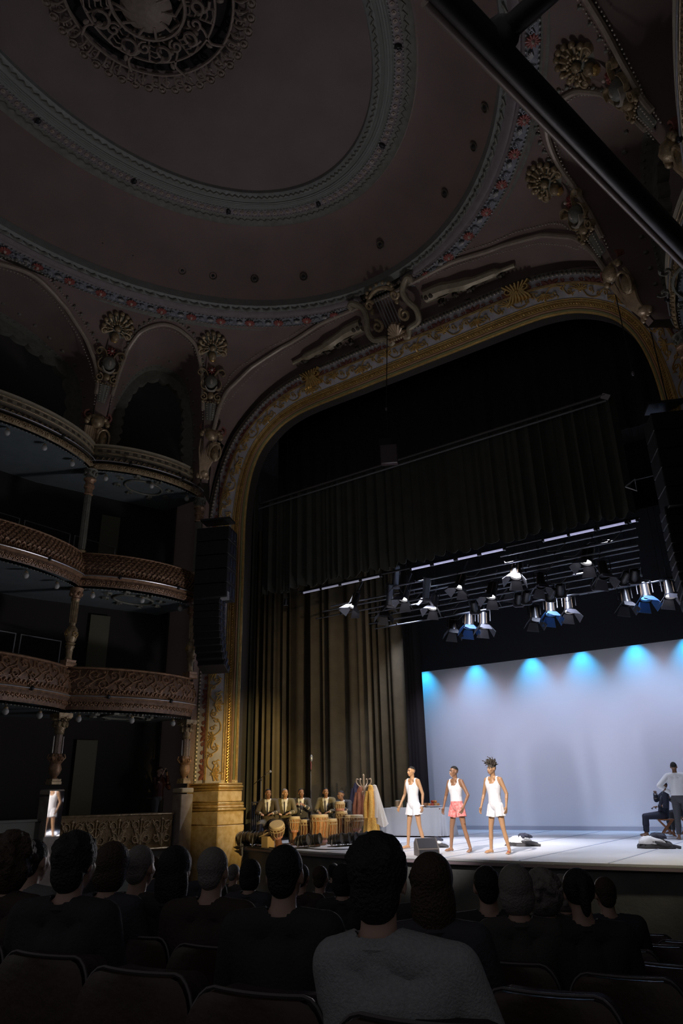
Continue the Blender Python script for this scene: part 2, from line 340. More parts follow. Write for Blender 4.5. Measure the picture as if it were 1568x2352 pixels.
# wall round the arch: from the arch edge out to the vault
mb = MB(); rows0, rows1, rows2 = [], [], []
for i in range(NA):
    p = FOa[i]; q = np.array((p[0]*1.04, p[1]+.30 if p[1] > 9 else p[1])); r = np.array((np.sign(p[0])*max(abs(p[0])*1.04, 0)*1.0, 0))
    rows0.append((AX+p[0], YP-.02, p[1])); rows1.append((AX+p[0]*1.05, YP+.02, p[1]+.12 if p[1] > 9 else p[1])); ox = max(min(p[0]*1.7, 11), -11)
    rows2.append((AX+ox, YP+.02, (15.2 if p[1] > 8.6 else p[1])))
mb.grid([rows0, rows1, rows2]); mb.build('wall_proscenium', mat('dark red brown wall', (.13, .085, .07), .7, 0, .1, 20), kind='structure')
# dim scrollwork painted and carved on the wall above the arch
mb = MB(); fW = lambda u, v, h: (AX+u, YP-.02-h, v)
for sx in (-1, 1):
    for (u, v, r, sg) in ((5.9, 13.0, .30, 1), (5.25, 13.35, .26, -1), (4.6, 13.55, .30, 1), (3.9, 13.6, .26, -1), (6.35, 12.55, .24, -1), (6.7, 12.0, .2, 1), (1.5, 13.6, .24, 1), (2.1, 13.55, .2, -1)):
        acanthus(mb, fW, sx*u, v, r, sx*sg, 0, .05)
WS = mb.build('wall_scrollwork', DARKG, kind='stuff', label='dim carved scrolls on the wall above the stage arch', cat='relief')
# ------------------------------------------------------------------ vault, ceiling rings, dome
RC = (AX, 7.55)
PR = [(5.0, 14.4), (6.2, 14.2), (6.7, 14.08), (7.2, 13.8), (7.6, 13.35), (7.9, 12.75), (8.15, 12.0), (8.35, 11.2), (8.6, 10.5), (9.0, 9.9), (12, 9.0)]
PRr, PRz = np.array(PR).T
def rev(az, r, z=None, h=0.0):
    z = float(np.interp(r, PRr, PRz)) if z is None else z
    if h:
        dz = float(np.interp(r+.1, PRr, PRz)-np.interp(r-.1, PRr, PRz)); n = np.array((dz, -.2)); n = -n/np.linalg.norm(n); n = n if n[0] < 0 else -n
        n = np.array((min(dz, -.001), -.2)); n /= np.linalg.norm(n); r += n[0]*h; z += n[1]*h
    a = rad(az); return np.array((RC[0]+r*cos(a), RC[1]+r*sin(a), z))
def unrev(px, py, rr=PRr, zz=PRz):
    d = ray(px, py); t = 4.0
    while t < 40:
        P = CAM+t*d; r = math.hypot(P[0]-RC[0], P[1]-RC[1])
        if P[1] > 0 and P[2] >= np.interp(r, rr, zz): return math.degrees(math.atan2(P[1]-RC[1], P[0]-RC[0])) % 360, r
        t += .02
B3 = [(90, 6.50), (99, 6.52), (108.4, 6.69), (118.3, 7.15), (124.9, 7.46), (130.9, 7.81), (133.7, 8.01), (135.3, 8.28)]
B2 = [(137.6, 8.12), (137.9, 7.94), (138.5, 7.67), (140.4, 7.2), (144.4, 6.86), (148.5, 6.80), (152.3, 7.05), (154.6, 7.45), (155.7, 7.86), (156.4, 8.12)]
B1 = [(159.5, 8.15), (159.8, 8.01), (162.1, 7.75), (167.5, 7.36), (174, 7.0), (179.5, 6.86), (185, 7.0), (191.5, 7.36), (197, 7.75), (199.3, 8.01), (199.6, 8.15)]
STA, STB, STC = [(135.9, 8.9), (137.1, 8.9)], [(157.1, 8.9), (158.9, 8.9)], [(200.3, 8.9), (202, 8.9)]
def dens(L, n=6):
    L = np.array(L, float); return catmull(L, n)
BD = dens(B3)+[np.array(p, float) for p in STA]+dens(B2)+[np.array(p, float) for p in STB]+dens(B1)+[np.array(p, float) for p in STC]
def ell_r(az, a, b, cy=5.8):
    # radius from RC along azimuth az to the ellipse centred (AX, cy)
    ca, sa = cos(rad(az)), sin(rad(az)); oy = RC[1]-cy
    A = (ca/a)**2+(sa/b)**2; B_ = 2*oy*sa/b**2; C_ = oy*oy/b**2-1; return (-B_+math.sqrt(B_*B_-4*A*C_))/(2*A)
def mirror(p, sx): return p if sx < 0 else np.array((2*AX-p[0], p[1], p[2]))
mb = MB()
for sx in (-1, 1):
    rows = []
    for az, rb in BD:
        r0 = min(ell_r(az, 6.95, 8.5), rb-.02); rows.append([mirror(rev(az, r0+(rb-r0)*t), sx) for t in np.linspace(0, 1, 12)])
    mb.grid(rows)
mb.build('ceiling_vault', BROWN, kind='structure')
# soffit between the great arch and the wall
def wall_pt(t):                                             # t 0 centre .. 1 at the pillar
    i = NA//2 - int(round(t*(NA//2-8*1)))*1; i = max(8, min(NA//2, i)); p = FOa[i]; n = .30
    return np.array((AX+p[0]*1.045, YP-.0, p[1]+.22 if p[1] > 9 else p[1]))
c3 = resample([rev(a, r) for a, r in dens(B3)+[np.array(p) for p in ((135.4, 8.6), (135.6, 8.9))]], 40)
wo = resample([np.array((AX+p[0]*1.04, YP, p[1]+.16)) for p in FOa[:NA//2+1][::-1] if p[1] > 9.6], 40)
mb = MB()
for sx in (-1, 1):
    mb.grid([[mirror(c3[i]+(wo[i]-c3[i])*t+np.array((0, 0, .12*sin(PI*t))), sx) for t in np.linspace(0, 1, 6)] for i in range(40)])
    mb.grid([[mirror(np.array(p), sx) for p in row] for row in [[(-15.45, 14.75, 9.75), (-15.1, 14.1, 9.9)], [(-15.5, 14.75, 4), (-15.35, 14.3, 4)], [(-15.5, 14.75, -1.1), (-15.35, 14.3, -1.1)]]])
mb.build('ceiling_soffit', BROWN, kind='structure')
# rib mouldings along the arches, bead rows each side
RIB = mat('dull gilt rib', (.46, .38, .30), .42, .15, .15, 30, .15, 9)
for sx in (-1, 1):
    sidew = 'left' if sx < 0 else 'right'
    for nm, B_, lab in (('great_arch_rib', B3, 'long curved rib springing from the %s corner up to the carved lyre' % sidew), ('box_arch_rib', B2, 'round arched rib over the top %s box nearest the stage' % sidew), ('box_arch_rib', B1, 'wider arched rib over the second top box on the %s, farther from the stage' % sidew)):
        P = dens(B_, 6); o = empty(nm, mirror(rev(P[0][0], P[0][1]), sx), lab, 'moulding'); base = np.array(o.location)
        pts = [mirror(rev(a, r, None, .03), sx)-base for a, r in P]; MB().tube(pts, .062, 8).build('rib', RIB, o)
        m2 = MB()
        for dr in (-.17, .12):
            q = [mirror(rev(a + (0 if abs(a-np.mean([p[0] for p in P])) > 0 else 0), r+dr*(1 if r < 7.9 else .6), None, .02), sx)-base for a, r in P]; beads(m2, q, .020, .085)
        m2.build('bead_rows', mat('pale bead paint', (1, 1, 1)), o, kind='stuff')
        m3 = MB()
        if nm == 'box_arch_rib':
            for a, r in P[3:-3:2]:
                p = mirror(rev(a, r-.22, None, .03), sx)-base; m3.ell(p, (.055, .04, .03), 6, 4)
            m3.build('leaf_fringe', PATINA, o, kind='stuff')
# inner wall of each top box: tympanum with scalloped opening
O2 = [(155.3, 9.9), (155.0, 11.0), (154.5, 11.7), (153.9, 12.4), (152.0, 13.2), (149.5, 13.72), (147, 13.9), (144, 13.75), (141.8, 13.4), (140.3, 12.7), (139.6, 12.0), (139.2, 11.0), (139.0, 9.9)]
O1 = [(160.5, 9.9), (160.6, 11.2), (160.9, 12.3), (162.7, 13.0), (167, 13.45), (172.2, 13.78), (179.5, 13.9), (187, 13.78), (192, 13.45), (196.5, 13.0), (198.2, 12.3), (198.5, 11.2), (198.6, 9.9)]
G2 = [(156.6, 8.9)]+B2[::-1]+[(137.4, 8.9)]
G1 = [(159.2, 8.9)]+B1+[(199.8, 8.9)]
SC = MB(); TY = MB(); FR = MB()
for sx in (-1, 1):
    for O_, G_ in ((O2, G2), (O1, G1)):
        o_ = resample([rev(a, 9.15, z) for a, z in catmull(O_, 6)], 120); g_ = resample([rev(a, r) for a, r in catmull(G_, 6)], 120)
        TY.grid([[mirror(g_[i]+(o_[i]-g_[i])*t, sx) for t in np.linspace(0, .86, 5)] for i in range(120)])
        # ornamental border with scalloped inner edge
        rows = []
        for i in range(120):
            v = (o_[i]-g_[i]); inward = np.array((0, 0, -1.0)) if True else v
            c = o_.mean(axis=0); c = c+np.array((0, 0, -.8)); w_ = c-o_[i]; w_ = w_/np.linalg.norm(w_)
            sc = .26+.09*abs(sin(i*PI/5)); a_ = g_[i]+v*.86
            rows.append([mirror(a_, sx), mirror(o_[i]+w_*(-.02), sx), mirror(o_[i]+w_*sc, sx), mirror(o_[i]+w_*sc+np.array((0, 0, .03))-(rev(150 if O_ is O2 else 175, .25, 0)-np.array((*RC, 0)))*(-1), sx)])
        FR.grid(rows)
        for i in range(6, 114, 2): SC.ell(mirror(g_[i]+(o_[i]-g_[i])*.90, sx), (.028, .028, .028), 6, 4)
        for i in range(8, 112, 5): SC.ell(mirror(g_[i]+(o_[i]-g_[i])*.70, sx), (.06, .06, .045), 6, 4)
TY.build('wall_tympanum', BROWN, kind='structure'); o = FR.build('trim_2', PATINA, kind='structure'); SC.build('bead_row', PATINA, o, kind='stuff')
# ceiling ring 1: the wide one that carries red daisies
def ering(a, b, cy, prof_fn, az0=None, az1=None, n=200):
    pass
def ellp(t, a, b, cy): return np.array((AX+a*cos(t), cy+b*sin(t)))
def ring_surface(mbx, prof, cy, t0, t1, n):
    """prof: list of (a, b, z)"""
    ts = np.linspace(t0, t1, n); mbx.grid([[(*ellp(t, a, b, cy), z) for a, b, z in prof] for t in ts]); return mbx
def seg(prof, i0, i1): return prof[i0:i1+1]
TL, TR = rad(96.0), rad(84.5)                               # the ring stops either side of the lyre
T0, T1 = TL, TR+2*PI
R1 = [(6.20, 7.78, 14.50), (6.22, 7.80, 14.30), (6.30, 7.88, 14.26), (6.36, 7.94, 14.20), (6.44, 8.00, 14.24), (6.50, 8.06, 14.18), (6.56, 8.12, 14.16), (6.60, 8.16, 14.20), (6.66, 8.22, 14.16), (6.86, 8.42, 14.08), (6.92, 8.48, 14.10), (7.0, 8.56, 14.12), (7.08, 8.64, 14.06)]
ring1 = empty('ceiling_cornice', (AX, 5.8, 14.2), 'large oval ceiling cornice with red daisy rosettes, broken by the lyre', 'cornice')
def rp(m, name, M_, par, **k):
    o = m.build(name, M_, par, **k); o.location = (-par.location.x, -par.location.y, -par.location.z); return o
rp(ring_surface(MB(), R1[0:4], 5.8, 0, 2*PI, 160), 'inner_moulding', mat('grey green cornice paint', (.29, .31, .29), .45, .05, .3, 20, .15, 6), ring1)
rp(ring_surface(MB(), R1[3:9], 5.8, T0, T1, 160), 'fluted_moulding', mat('plum grey cornice paint', (.27, .23, .24), .5, .05, .1, 20, .15, 6), ring1)
rp(ring_surface(MB(), R1[8:11], 5.8, T0, T1, 160), 'flower_band', mat('slate blue band paint', (.27, .29, .33), .55, 0, .5, 14, .3, 5), ring1)
rp(ring_surface(MB(), R1[10:], 5.8, T0, T1, 160), 'outer_moulding', PATINA, ring1)
for a, b, z, st, r in ((6.66, 8.22, 14.14, .11, .026), (6.90, 8.46, 14.07, .11, .026)):
    m = MB(); beads(m, [(*ellp(t, a, b, 5.8), z) for t in np.linspace(T0, T1, 240)], r, st); rp(m, 'bead_row', mat('grey bead paint', (.42, .43, .42), .4, .1), ring1, kind='stuff')
m = MB(); f1 = lambda u, v, h: (*ellp(u, 6.25+v, 7.83+v, 5.8), 14.24-h)
for t in np.arange(T0, T1, .042): m.ridge(lambda u, v, h: (*ellp(t+u/7, 6.26+v, 7.84+v, 5.8), 14.23-h-v*.3), [(-.12, .02), (0, .075), (.12, .02)], .03, .012, .03, wm=.035)
rp(m, 'leaf_row', PATINA, ring1, kind='stuff')
MB().grid([[(AX+x, 13.66, 14.30), (AX+x, 14.2, 14.15), (AX+x, 14.8, 14.0)] for x in (-1.4, -.7, 0, .7, 1.4)]).build('trim_3', DARKG, kind='structure')
# daisies, shells and scrolls alternate in the band (alike pieces share mesh data)
fl_ = lambda c, u, v, h: (u, v, -h)
F0 = lambda u, v, h: (u, v, -h)
m = MB(); rosette(m, F0, 0, 0, .150, 12, .06); RED = m.build('daisy', mat('dull red daisy paint', (.42, .13, .11), .5), ring1)
m = MB(); dome(m, F0, 0, 0, .045, .09); CEN = m.build('daisy_centre', mat('pale daisy centre', (.62, .52, .44), .4), RED)
m = MB()
for a in np.linspace(-1.1, 1.1, 6): m.ridge(F0, [(0, -.02), (.05*sin(a), .05*cos(a)), (.10*sin(a), .10*cos(a))], .012, .02, .05, wm=.025)
SHE = m.build('small_shell', mat('pale grey shell', (.52, .51, .50), .4), ring1)
m = MB(); m.ridge(F0, spiral(-.03, 0, .07, 1.2, 0, 1, 10), .022, .012, .04); m.ridge(F0, spiral(.10, .02, .05, 1.0, PI, -1, 9), .02, .012, .04); m.ridge(F0, [(-.1, -.05), (0, .06), (.12, -.06)], .02, .01, .05, wm=.03)
SCR = m.build('band_scroll', mat('blue grey scroll', (.36, .38, .42), .45), ring1)
n = 165; L0 = np.array(ring1.location); proto = [RED, SHE, SCR]; used = set()
tt = resample([(*ellp(t, 6.78, 8.34, 5.8), t) for t in np.linspace(T0+.02, T1-.02, 800)], n)
for i in range(n):
    x, y, t = tt[i]; p = proto[i % 3]; key = i % 3
    if key in used: o = copy_tree(p, ring1)
    else: o = p; used.add(key)
    o.location = (x-L0[0], y-L0[1], 14.10-L0[2]); o.rotation_euler = (0, 0, math.atan2(y-5.8, x-AX)+PI/2)
# dome strip between the rings, with small round ventilator bosses
def domez(s_): return 14.5+1.36*sin(PI/2*min(1, s_))**.8
mb = MB(); rows = []
for s_ in np.linspace(0, 1, 16):
    a, b, cy = 6.24-(6.24-4.62)*s_, 7.8-(7.8-6.30)*s_, 5.8; rows.append([(*ellp(t, a, b, cy), 14.46+1.36*(1-(1-s_)**1.7)) for t in np.linspace(0, 2*PI, 97)])
mb.grid(rows); mb.build('ceiling_cove', BROWN, kind='structure')
for px, py in ((55, 464), (165, 526), (234, 558), (304, 587), (418, 622), (489, 634), (585, 641), (698, 636), (875, 562), (1117, 245), (1091, 335), (1024, 443)):
    # where the line of sight meets the cove
    d = ray(px, py); t = 6.0
    while t < 30:
        P = CAM+d*t; q = math.hypot((P[0]-AX)/6.24, (P[1]-5.8)/7.8); s_ = max(0, min(1, (1-q)/(1-6.30/7.8)))
        if P[2] > 14.46+1.36*(1-(1-s_)**1.7): break
        t += .02
    bn_ = globals().get('bn_', -1)+1; o = empty('ceiling_boss', P, 'dark round ventilator boss between the ceiling rings, '+('leftmost of all', 'second from the left', 'third from the left', 'fourth from the left', 'fifth from the left', 'sixth from the left', 'seventh from the left', 'eighth from the left', 'nearest above the lyre', 'topmost at right', 'second from top right', 'third from top right')[bn_], 'boss', 'round bosses between the ceiling rings')
    def cz(x, y): q = math.hypot((x-AX)/6.24, (y-5.8)/7.8); s_ = max(0, min(1, (1-q)/(1-6.30/7.8))); return 14.46+1.36*(1-(1-s_)**1.7)
    dd = Vector(((cz(P[0]+.05, P[1])-cz(P[0]-.05, P[1]))/.1, (cz(P[0], P[1]+.05)-cz(P[0], P[1]-.05))/.1, -1)).normalized(); o.location = Vector(P)+dd*.03; M = Vector((0, 0, 1)).rotation_difference(dd).to_matrix()
    MB().lathe([(.10, 0), (.115, .02), (.10, .04), (.085, .02)], (0, 0, 0), 14, M).build('rim', DARKG, o); MB().lathe([(.04, 0), (.045, .03), (.02, .05)], (0, 0, 0), 10, M).build('nozzle', BLKM, o)
# ceiling ring 2: inner oval
R2 = [(3.62, 5.32, 16.12), (3.64, 5.34, 16.0), (3.68, 5.38, 15.97), (3.82, 5.52, 15.95), (3.86, 5.56, 15.92), (3.98, 5.68, 15.90), (4.10, 5.78, 15.90), (4.14, 5.82, 15.87), (4.30, 5.98, 15.86), (4.34, 6.02, 15.84), (4.52, 6.20, 15.82), (4.60, 6.28, 15.76), (4.66, 6.34, 15.84)]
ring2 = empty('inner_ceiling_cornice', (AX, 5.8, 15.9), 'inner oval ceiling cornice with beads and small round buttons', 'cornice')
GG = mat('grey green cornice paint', (1, 1, 1)); f = lambda i, j: ring_surface(MB(), R2[i:j+1], 5.8, 0, 2*PI, 161)
rp(f(0, 3), 'leaf_moulding', GG, ring2); rp(f(3, 7), 'reeded_moulding', mat('olive grey paint', (.26, .28, .255), .5, 0, .1, 20), ring2); rp(f(7, 9), 'button_band', mat('plum grey cornice paint', (1, 1, 1)), ring2); rp(f(9, 11), 'outer_leaf_band', PATINA, ring2); rp(f(11, 12), 'outer_lip', mat('pale pinkish lip', (.44, .37, .34), .5), ring2)
for dz in (0, .03, .06, .09):
    m = MB(); m.tube([(*ellp(t, 3.90+dz*1.9, 5.60+dz*1.9, 5.8), 15.90) for t in np.linspace(0, 2*PI, 121)[:-1]], .012, 5, True); rp(m, 'reed', GG, ring2)
for a, b, z in ((4.13, 5.81, 15.86), (4.32, 6.0, 15.84)):
    m = MB(); beads(m, [(*ellp(t, a, b, 5.8), z) for t in np.linspace(0, 2*PI, 200)], .02, .085); rp(m, 'bead_row', mat('grey bead paint', (1, 1, 1)), ring2, kind='stuff')
m = MB()
for t in np.arange(0, 2*PI, .036):
    m.ridge(lambda u, v, h: (*ellp(t+u/5, 3.72+v, 5.42+v, 5.8), 15.955-h), [(-.09, .06), (0, 0), (.09, .06)], .022, .01, .03, wm=.03)
    m.ridge(lambda u, v, h: (*ellp(t+u/5, 4.40+v, 6.08+v, 5.8), 15.83-h), [(-.08, 0), (0, .07), (.08, 0)], .022, .01, .03, wm=.03)
rp(m, 'leaf_row', PATINA, ring2, kind='stuff')
m = MB(); m.lathe([(.055, .0), (.05, .02), (.03, .015), (.02, .045), (.0, .05)], (0, 0, 0), 10, Matrix.Rotation(PI, 3, 'X')); BUT = m.build('button', mat('pale button', (.50, .42, .36), .4), ring2)
bt = resample([(*ellp(t, 4.22, 5.90, 5.8), t) for t in np.linspace(0, 2*PI, 700)], 181)[:-1]
for i in range(180):
    if i % 14 == 6: continue
    o = BUT if i == 0 else BUT.copy()
    if i: COL.objects.link(o); o.parent = ring2
    o.location = (bt[i][0]-AX, bt[i][1]-5.8, -.04)
m = MB(); m.ell((0, 0, 0), (.09, .06, .05), 8, 5); m.ell((.03, .04, -.03), (.06, .03, .03), 6, 4)
CL = m.build('clip', BLKM, ring2); kk = 0
for i in range(6, 180, 14):
    o = CL if kk == 0 else CL.copy()
    if kk: COL.objects.link(o); o.parent = ring2
    kk += 1; o.location = (bt[i][0]-AX, bt[i][1]-5.8, -.06); o.rotation_euler = (0, 0, bt[i][2])
# centre field
mb = MB(); rows = []
for s_ in np.linspace(0, 1, 12):
    a, b = 3.64*(1-s_)+1.7*s_, 5.34*(1-s_)+1.7*s_; cy = 5.8*(1-s_)+5.45*s_; rows.append([(*ellp(t, a, b, cy), 16.08+.10*s_) for t in np.linspace(0, 2*PI, 97)])
mb.grid(rows); mb.build('ceiling', mat('brown centre paint', (.245, .188, .178), .75, 0, .05, 30, .12, 1.2), kind='structure')
MB().lathe([(1.75, 16.1), (1.72, 16.9), (.1, 17.1)], (AX, 5.45, 0), 40).build('ceiling_shaft', BLACK, kind='structure')
# ------------------------------------------------------------------ side boxes
CA, CB, CC = np.array((-15.14, 13.97)), np.array((-15.98, 10.65)), np.array((-16.3, 5.4))
CBR, CCR = np.array((-16.12, 10.65)), np.array((-17.1, 5.6))
def bay_curve(P, Q, bulge, n=40):
    d = Q-P; L = np.linalg.norm(d); t = d/L; nn = np.array((-t[1], t[0])); c = np.array((AX, 8.0)); nn = nn if np.dot(nn, c-P) > 0 else -nn
    return np.array([P+d*s+nn*bulge*(1-(2*s-1)**2)**.8 for s in np.linspace(0, 1, n)]), nn
TIERS = {3: (10.52, [(0, 0), (.0, .30), (-.03, .31), (-.03, .50), (.06, .52), (.08, .56), (.02, .58), (.05, .64), (.0, .76), (-.10, .80)]),
         2: (7.28, [(0, 0), (.05, .08), (.13, .25), (.17, .42), (.12, .56), (.17, .60), (.19, .66), (.10, .70), (.12, .78), (.06, .90), (-.08, .95)]),
         1: (4.28, [(0, 0), (.05, .06), (.13, .22), (.18, .45), (.16, .62), (.19, .70), (.21, .76), (.12, .80), (.14, .88), (.08, 1.02), (-.08, 1.08)])}
def make_bay(sx, P, Q, bulge, tier, which):
    ztop, prof = TIERS[tier]; cv, nn = bay_curve(P, Q, bulge)
    d_ = np.r_[0, np.cumsum(np.linalg.norm(np.diff(cv, axis=0), axis=1))]; L = d_[-1]
    dep = [0]; 
    for i in range(1, len(prof)): dep.append(dep[-1]+math.hypot(prof[i][0]-prof[i-1][0], prof[i][1]-prof[i-1][1]))
    tan = np.gradient(cv, axis=0); tan /= np.linalg.norm(tan, axis=1)[:, None]; nrm = np.array([(-t[1], t[0]) for t in tan])
    if np.dot(nrm[20], nn) < 0: nrm = -nrm
    o_i = np.array([p[0] for p in prof]); z_i = np.array([p[1] for p in prof])
    base = np.array(mirror(np.array((*((P+Q)/2), ztop-1.1)), sx))
    def f(u, v, h=0.0):                                     # u along, v down from the rail, h proud
        x = np.interp(u, d_, cv[:, 0]); y = np.interp(u, d_, cv[:, 1]); nx = np.interp(u, d_, nrm[:, 0]); ny = np.interp(u, d_, nrm[:, 1])
        oo = np.interp(v, z_i, o_i)+h; return mirror(np.array((x+nx*oo, y+ny*oo, ztop-v)), sx)-base
    lvl = {3: 'top', 2: 'third', 1: 'second'}[tier]; side = 'left' if sx < 0 else 'right'
    col = {3: 'cream banded', 2: 'leafy bulging', 1: 'scroll covered'}[tier]
    o = empty('balcony_front', base, f'{col} {lvl} tier balcony front on the {side}, {which}', 'balcony', 'curved balcony fronts of the boxes')
    us = np.linspace(0, L, 44)
    def strip(name, v0, v1, M_, n=3, par=o, h=0.0): return MB().grid([[f(u, v0+(v1-v0)*k/n, h) for k in range(n+1)] for u in us]).build(name, M_, par)
    cap = MB().grid([[f(u, .0, -.30), f(u, -.03, -.28), f(u, -.04, 0), f(u, -.01, .05), f(u, .02, .0)] for u in us]); cap.build('rail', BANDY if tier == 3 else GOLDR, o)
    if tier == 3:
        strip('cream_band', 0, .30, BANDY); strip('dark_panel', .30, .50, DARKG); strip('gilt_band', .58, .76, GOLD); r0 = .52
        m = MB()
        for u in np.arange(.12, L-.1, .24): m.grid([[f(u, .14, .004), f(u+.13, .14, .004)], [f(u, .21, .004), f(u+.13, .21, .004)]])
        m.build('fret_row', DARKG, o, kind='stuff')
        for vv in (.10, .25): MB().tube([f(u, vv, .008) for u in us], .010, 5).build('thin_bead', GOLD, o)
        m = MB()
        for u in np.arange(.1, L-.1, .16): m.ridge(f, [(u, .45), (u+.04, .38), (u+.09, .44)], .02, .01, .025); m.ridge(f, spiral(u, .66, .05, 1, 0, 1, 8, .3), .018, .012, .03); m.ridge(f, [(u+.06, .72), (u+.10, .62)], .012, .012, .03, wm=.03)
        m.build('gilt_relief', GOLD, o, kind='stuff')
    else:
        vb = .56 if tier == 2 else .62; G_ = GOLDR; strip('bombe_panel', 0, vb, mat('dim red gold ground', (.26, .16, .11), .5, .2, .5, 30, .4, 9), 6); strip('lower_band', vb+.14, prof[-2][1], mat('dim red gold ground', (1, 1, 1)), 3); r0 = vb+.09
        strip('moulding', vb, vb+.14, G_, 3)
        m = MB(); k = 0
        if tier == 2:
            for u in np.arange(.08, L-.05, .135):
                for r, v in enumerate((.05, .13, .21, .29, .37, .45)):
                    uu = u+(.065 if r % 2 else 0); sg = 1 if (k+r) % 3 else -1
                    m.ridge(f, [(uu-.05, v+.03), (uu-.01*sg, v-.02), (uu+.055, v+.02*sg)], .010, .008, .03, wm=.026)
                    if (k+r) % 2 == 0: m.ridge(f, spiral(uu, v, .04, 1, PI*r, sg, 7, .3), .014, .009, .026)
                k += 1
        else:
            for u in np.arange(.22, L-.15, .46):
                sg = 1 if k % 2 else -1
                acanthus(m, f, u, .18, .15, sg, PI/2, .035); acanthus(m, f, u+.20, .43, .14, -sg, 0, .035)
                m.ridge(f, catmull([(u-.2, .5), (u-.05, .38), (u+.05, .3), (u+.22, .22), (u+.3, .06)], 4), .02, .012, .03)
                if k % 2: dome(m, f, u+.22, .10, .05, .06)
                k += 1
        m.build('scroll_relief', G_, o, kind='stuff')
        m = MB()
        for u in np.arange(.06, L-.05, .12):
            m.ridge(f, [(u-.05, vb+.02), (u, vb-.06), (u+.05, vb+.02)], .018, .01, .045, wm=.03)
            m.ridge(f, spiral(u, vb+.25, .045, 1, k, 1, 7, .3), .018, .012, .03); k += 1; m.ridge(f, [(u+.05, vb+.32), (u+.08, vb+.2)], .012, .01, .03, wm=.025)
        m.build('leaf_row', G_, o, kind='stuff')
    # thin conduit with clips along the moulding
    MB().tube([f(u, r0, .035) for u in us], .016, 6).build('conduit', ALU, o)
    for q in (.28, .72): MB().ell(f(L*q, r0, .05), (.05, .05, .06), 8, 5).build('junction_box', BLKM, o)
    m = MB(); beads(m, [f(u, prof[-1][1], .05) for u in us], .016, .10); m.build('soffit_beads', mat('grey bead paint', (1, 1, 1)), o, kind='stuff')
    # lamps under the edge
    nl = 3 if L < 4.5 else 5
    for q in np.linspace(.10, .86, nl):
        pp = np.array(f(L*q, prof[-1][1], -.12))+base
        ordn = ["first", "second", "third", "fourth", "fifth"][int(round((q-.1)/.76*(nl-1)))]
        l = empty('globe_lamp', pp, f'{ordn} frosted globe lamp under {side} {lvl} tier front, {which}', 'lamp', 'unlit globe lamps under the balcony fronts')
        MB().tube([(0, 0, .06), (.02, 0, .0), (.05, .0, -.02), (.05, 0, -.06)], .012, 6).build('arm', GOLD, l); MB().lathe([(.02, -.03), (.045, -.05), (.045, -.08)], (.05, 0, 0), 10).build('collar', GOLD, l); MB().ell((.05, 0, -.14), (.072, .072, .078), 12, 8).build('globe', GLOBE, l)
    return cv, f
SOF = MB(); FLR = MB()
for sx in (-1, 1):
    for P, Q, b, which in ((CB if sx < 0 else CBR, CA, .52 if sx < 0 else .24, 'bay nearest the stage'), (CC if sx < 0 else CCR, CB if sx < 0 else CBR, .85 if sx < 0 else .2, 'second bay')):
        for tier in (1, 2, 3):
            cv, f = make_bay(sx, P, Q, b, tier, which); zt, prof = TIERS[tier]; zs = zt-prof[-1][1]
            back = [np.array((-18.6 if i else -18.6, p[1])) for i, p in enumerate(cv)]
            for z in (zs+.02, zs+.18):
                FLR.grid([[mirror(np.array((*(cv[i]*(1-t)+back[i]*t), z)), sx) for t in (0.02, .5, 1)] for i in range(len(cv))])
FLR.build('ceiling_boxes', SOFFB, kind='structure')
# soffit ornaments: ring and sprays on the blue soffit
for sx in (-1, 1):
    for zt, nm in ((TIERS[3][0]-.80, 'top'), (TIERS[2][0]-.95, 'third'), (TIERS[1][0]-1.08, 'second')):
        m = MB(); F1 = lambda u, v, h: tuple(mirror(np.array((-15.75+u, 12.3+v, zt+.01-h)), sx))
        m.tube([F1(.42*cos(a), .42*sin(a)*1.4, .02) for a in np.linspace(0, 2*PI, 33)[:-1]], .03, 6, True)
        for a in np.linspace(0, 2*PI, 9)[:-1]: m.ridge(F1, spiral(.6*cos(a), .6*sin(a)*1.4, .12, 1.1, a, 1, 9), .03, .015, .05)
        m.build('soffit_rosette', PATINA, None, label=f'grey relief rosette on the {nm} tier soffit, {"left" if sx < 0 else "right"} side', cat='relief', group='soffit reliefs under the boxes')
# box back walls, partitions
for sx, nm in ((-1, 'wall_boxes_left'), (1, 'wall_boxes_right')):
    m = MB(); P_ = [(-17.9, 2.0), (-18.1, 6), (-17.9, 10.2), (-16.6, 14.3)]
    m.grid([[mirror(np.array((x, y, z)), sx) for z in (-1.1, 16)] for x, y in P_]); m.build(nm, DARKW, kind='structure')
    for z in (.85, 4.25, 7.3):
        MB().box(mirror(np.array((-17.15, 12.3, z+.9)), sx), (.04, .55, 1.9), rz=(-.35 if sx < 0 else .35)).build('door_%d' % (int(z*2)+(0 if sx < 0 else 20)), mat('olive grey lit wall strip', (.15, .15, .10), .6), smooth=False, kind='structure')  # olive panel put in for a strip of light on the back wall
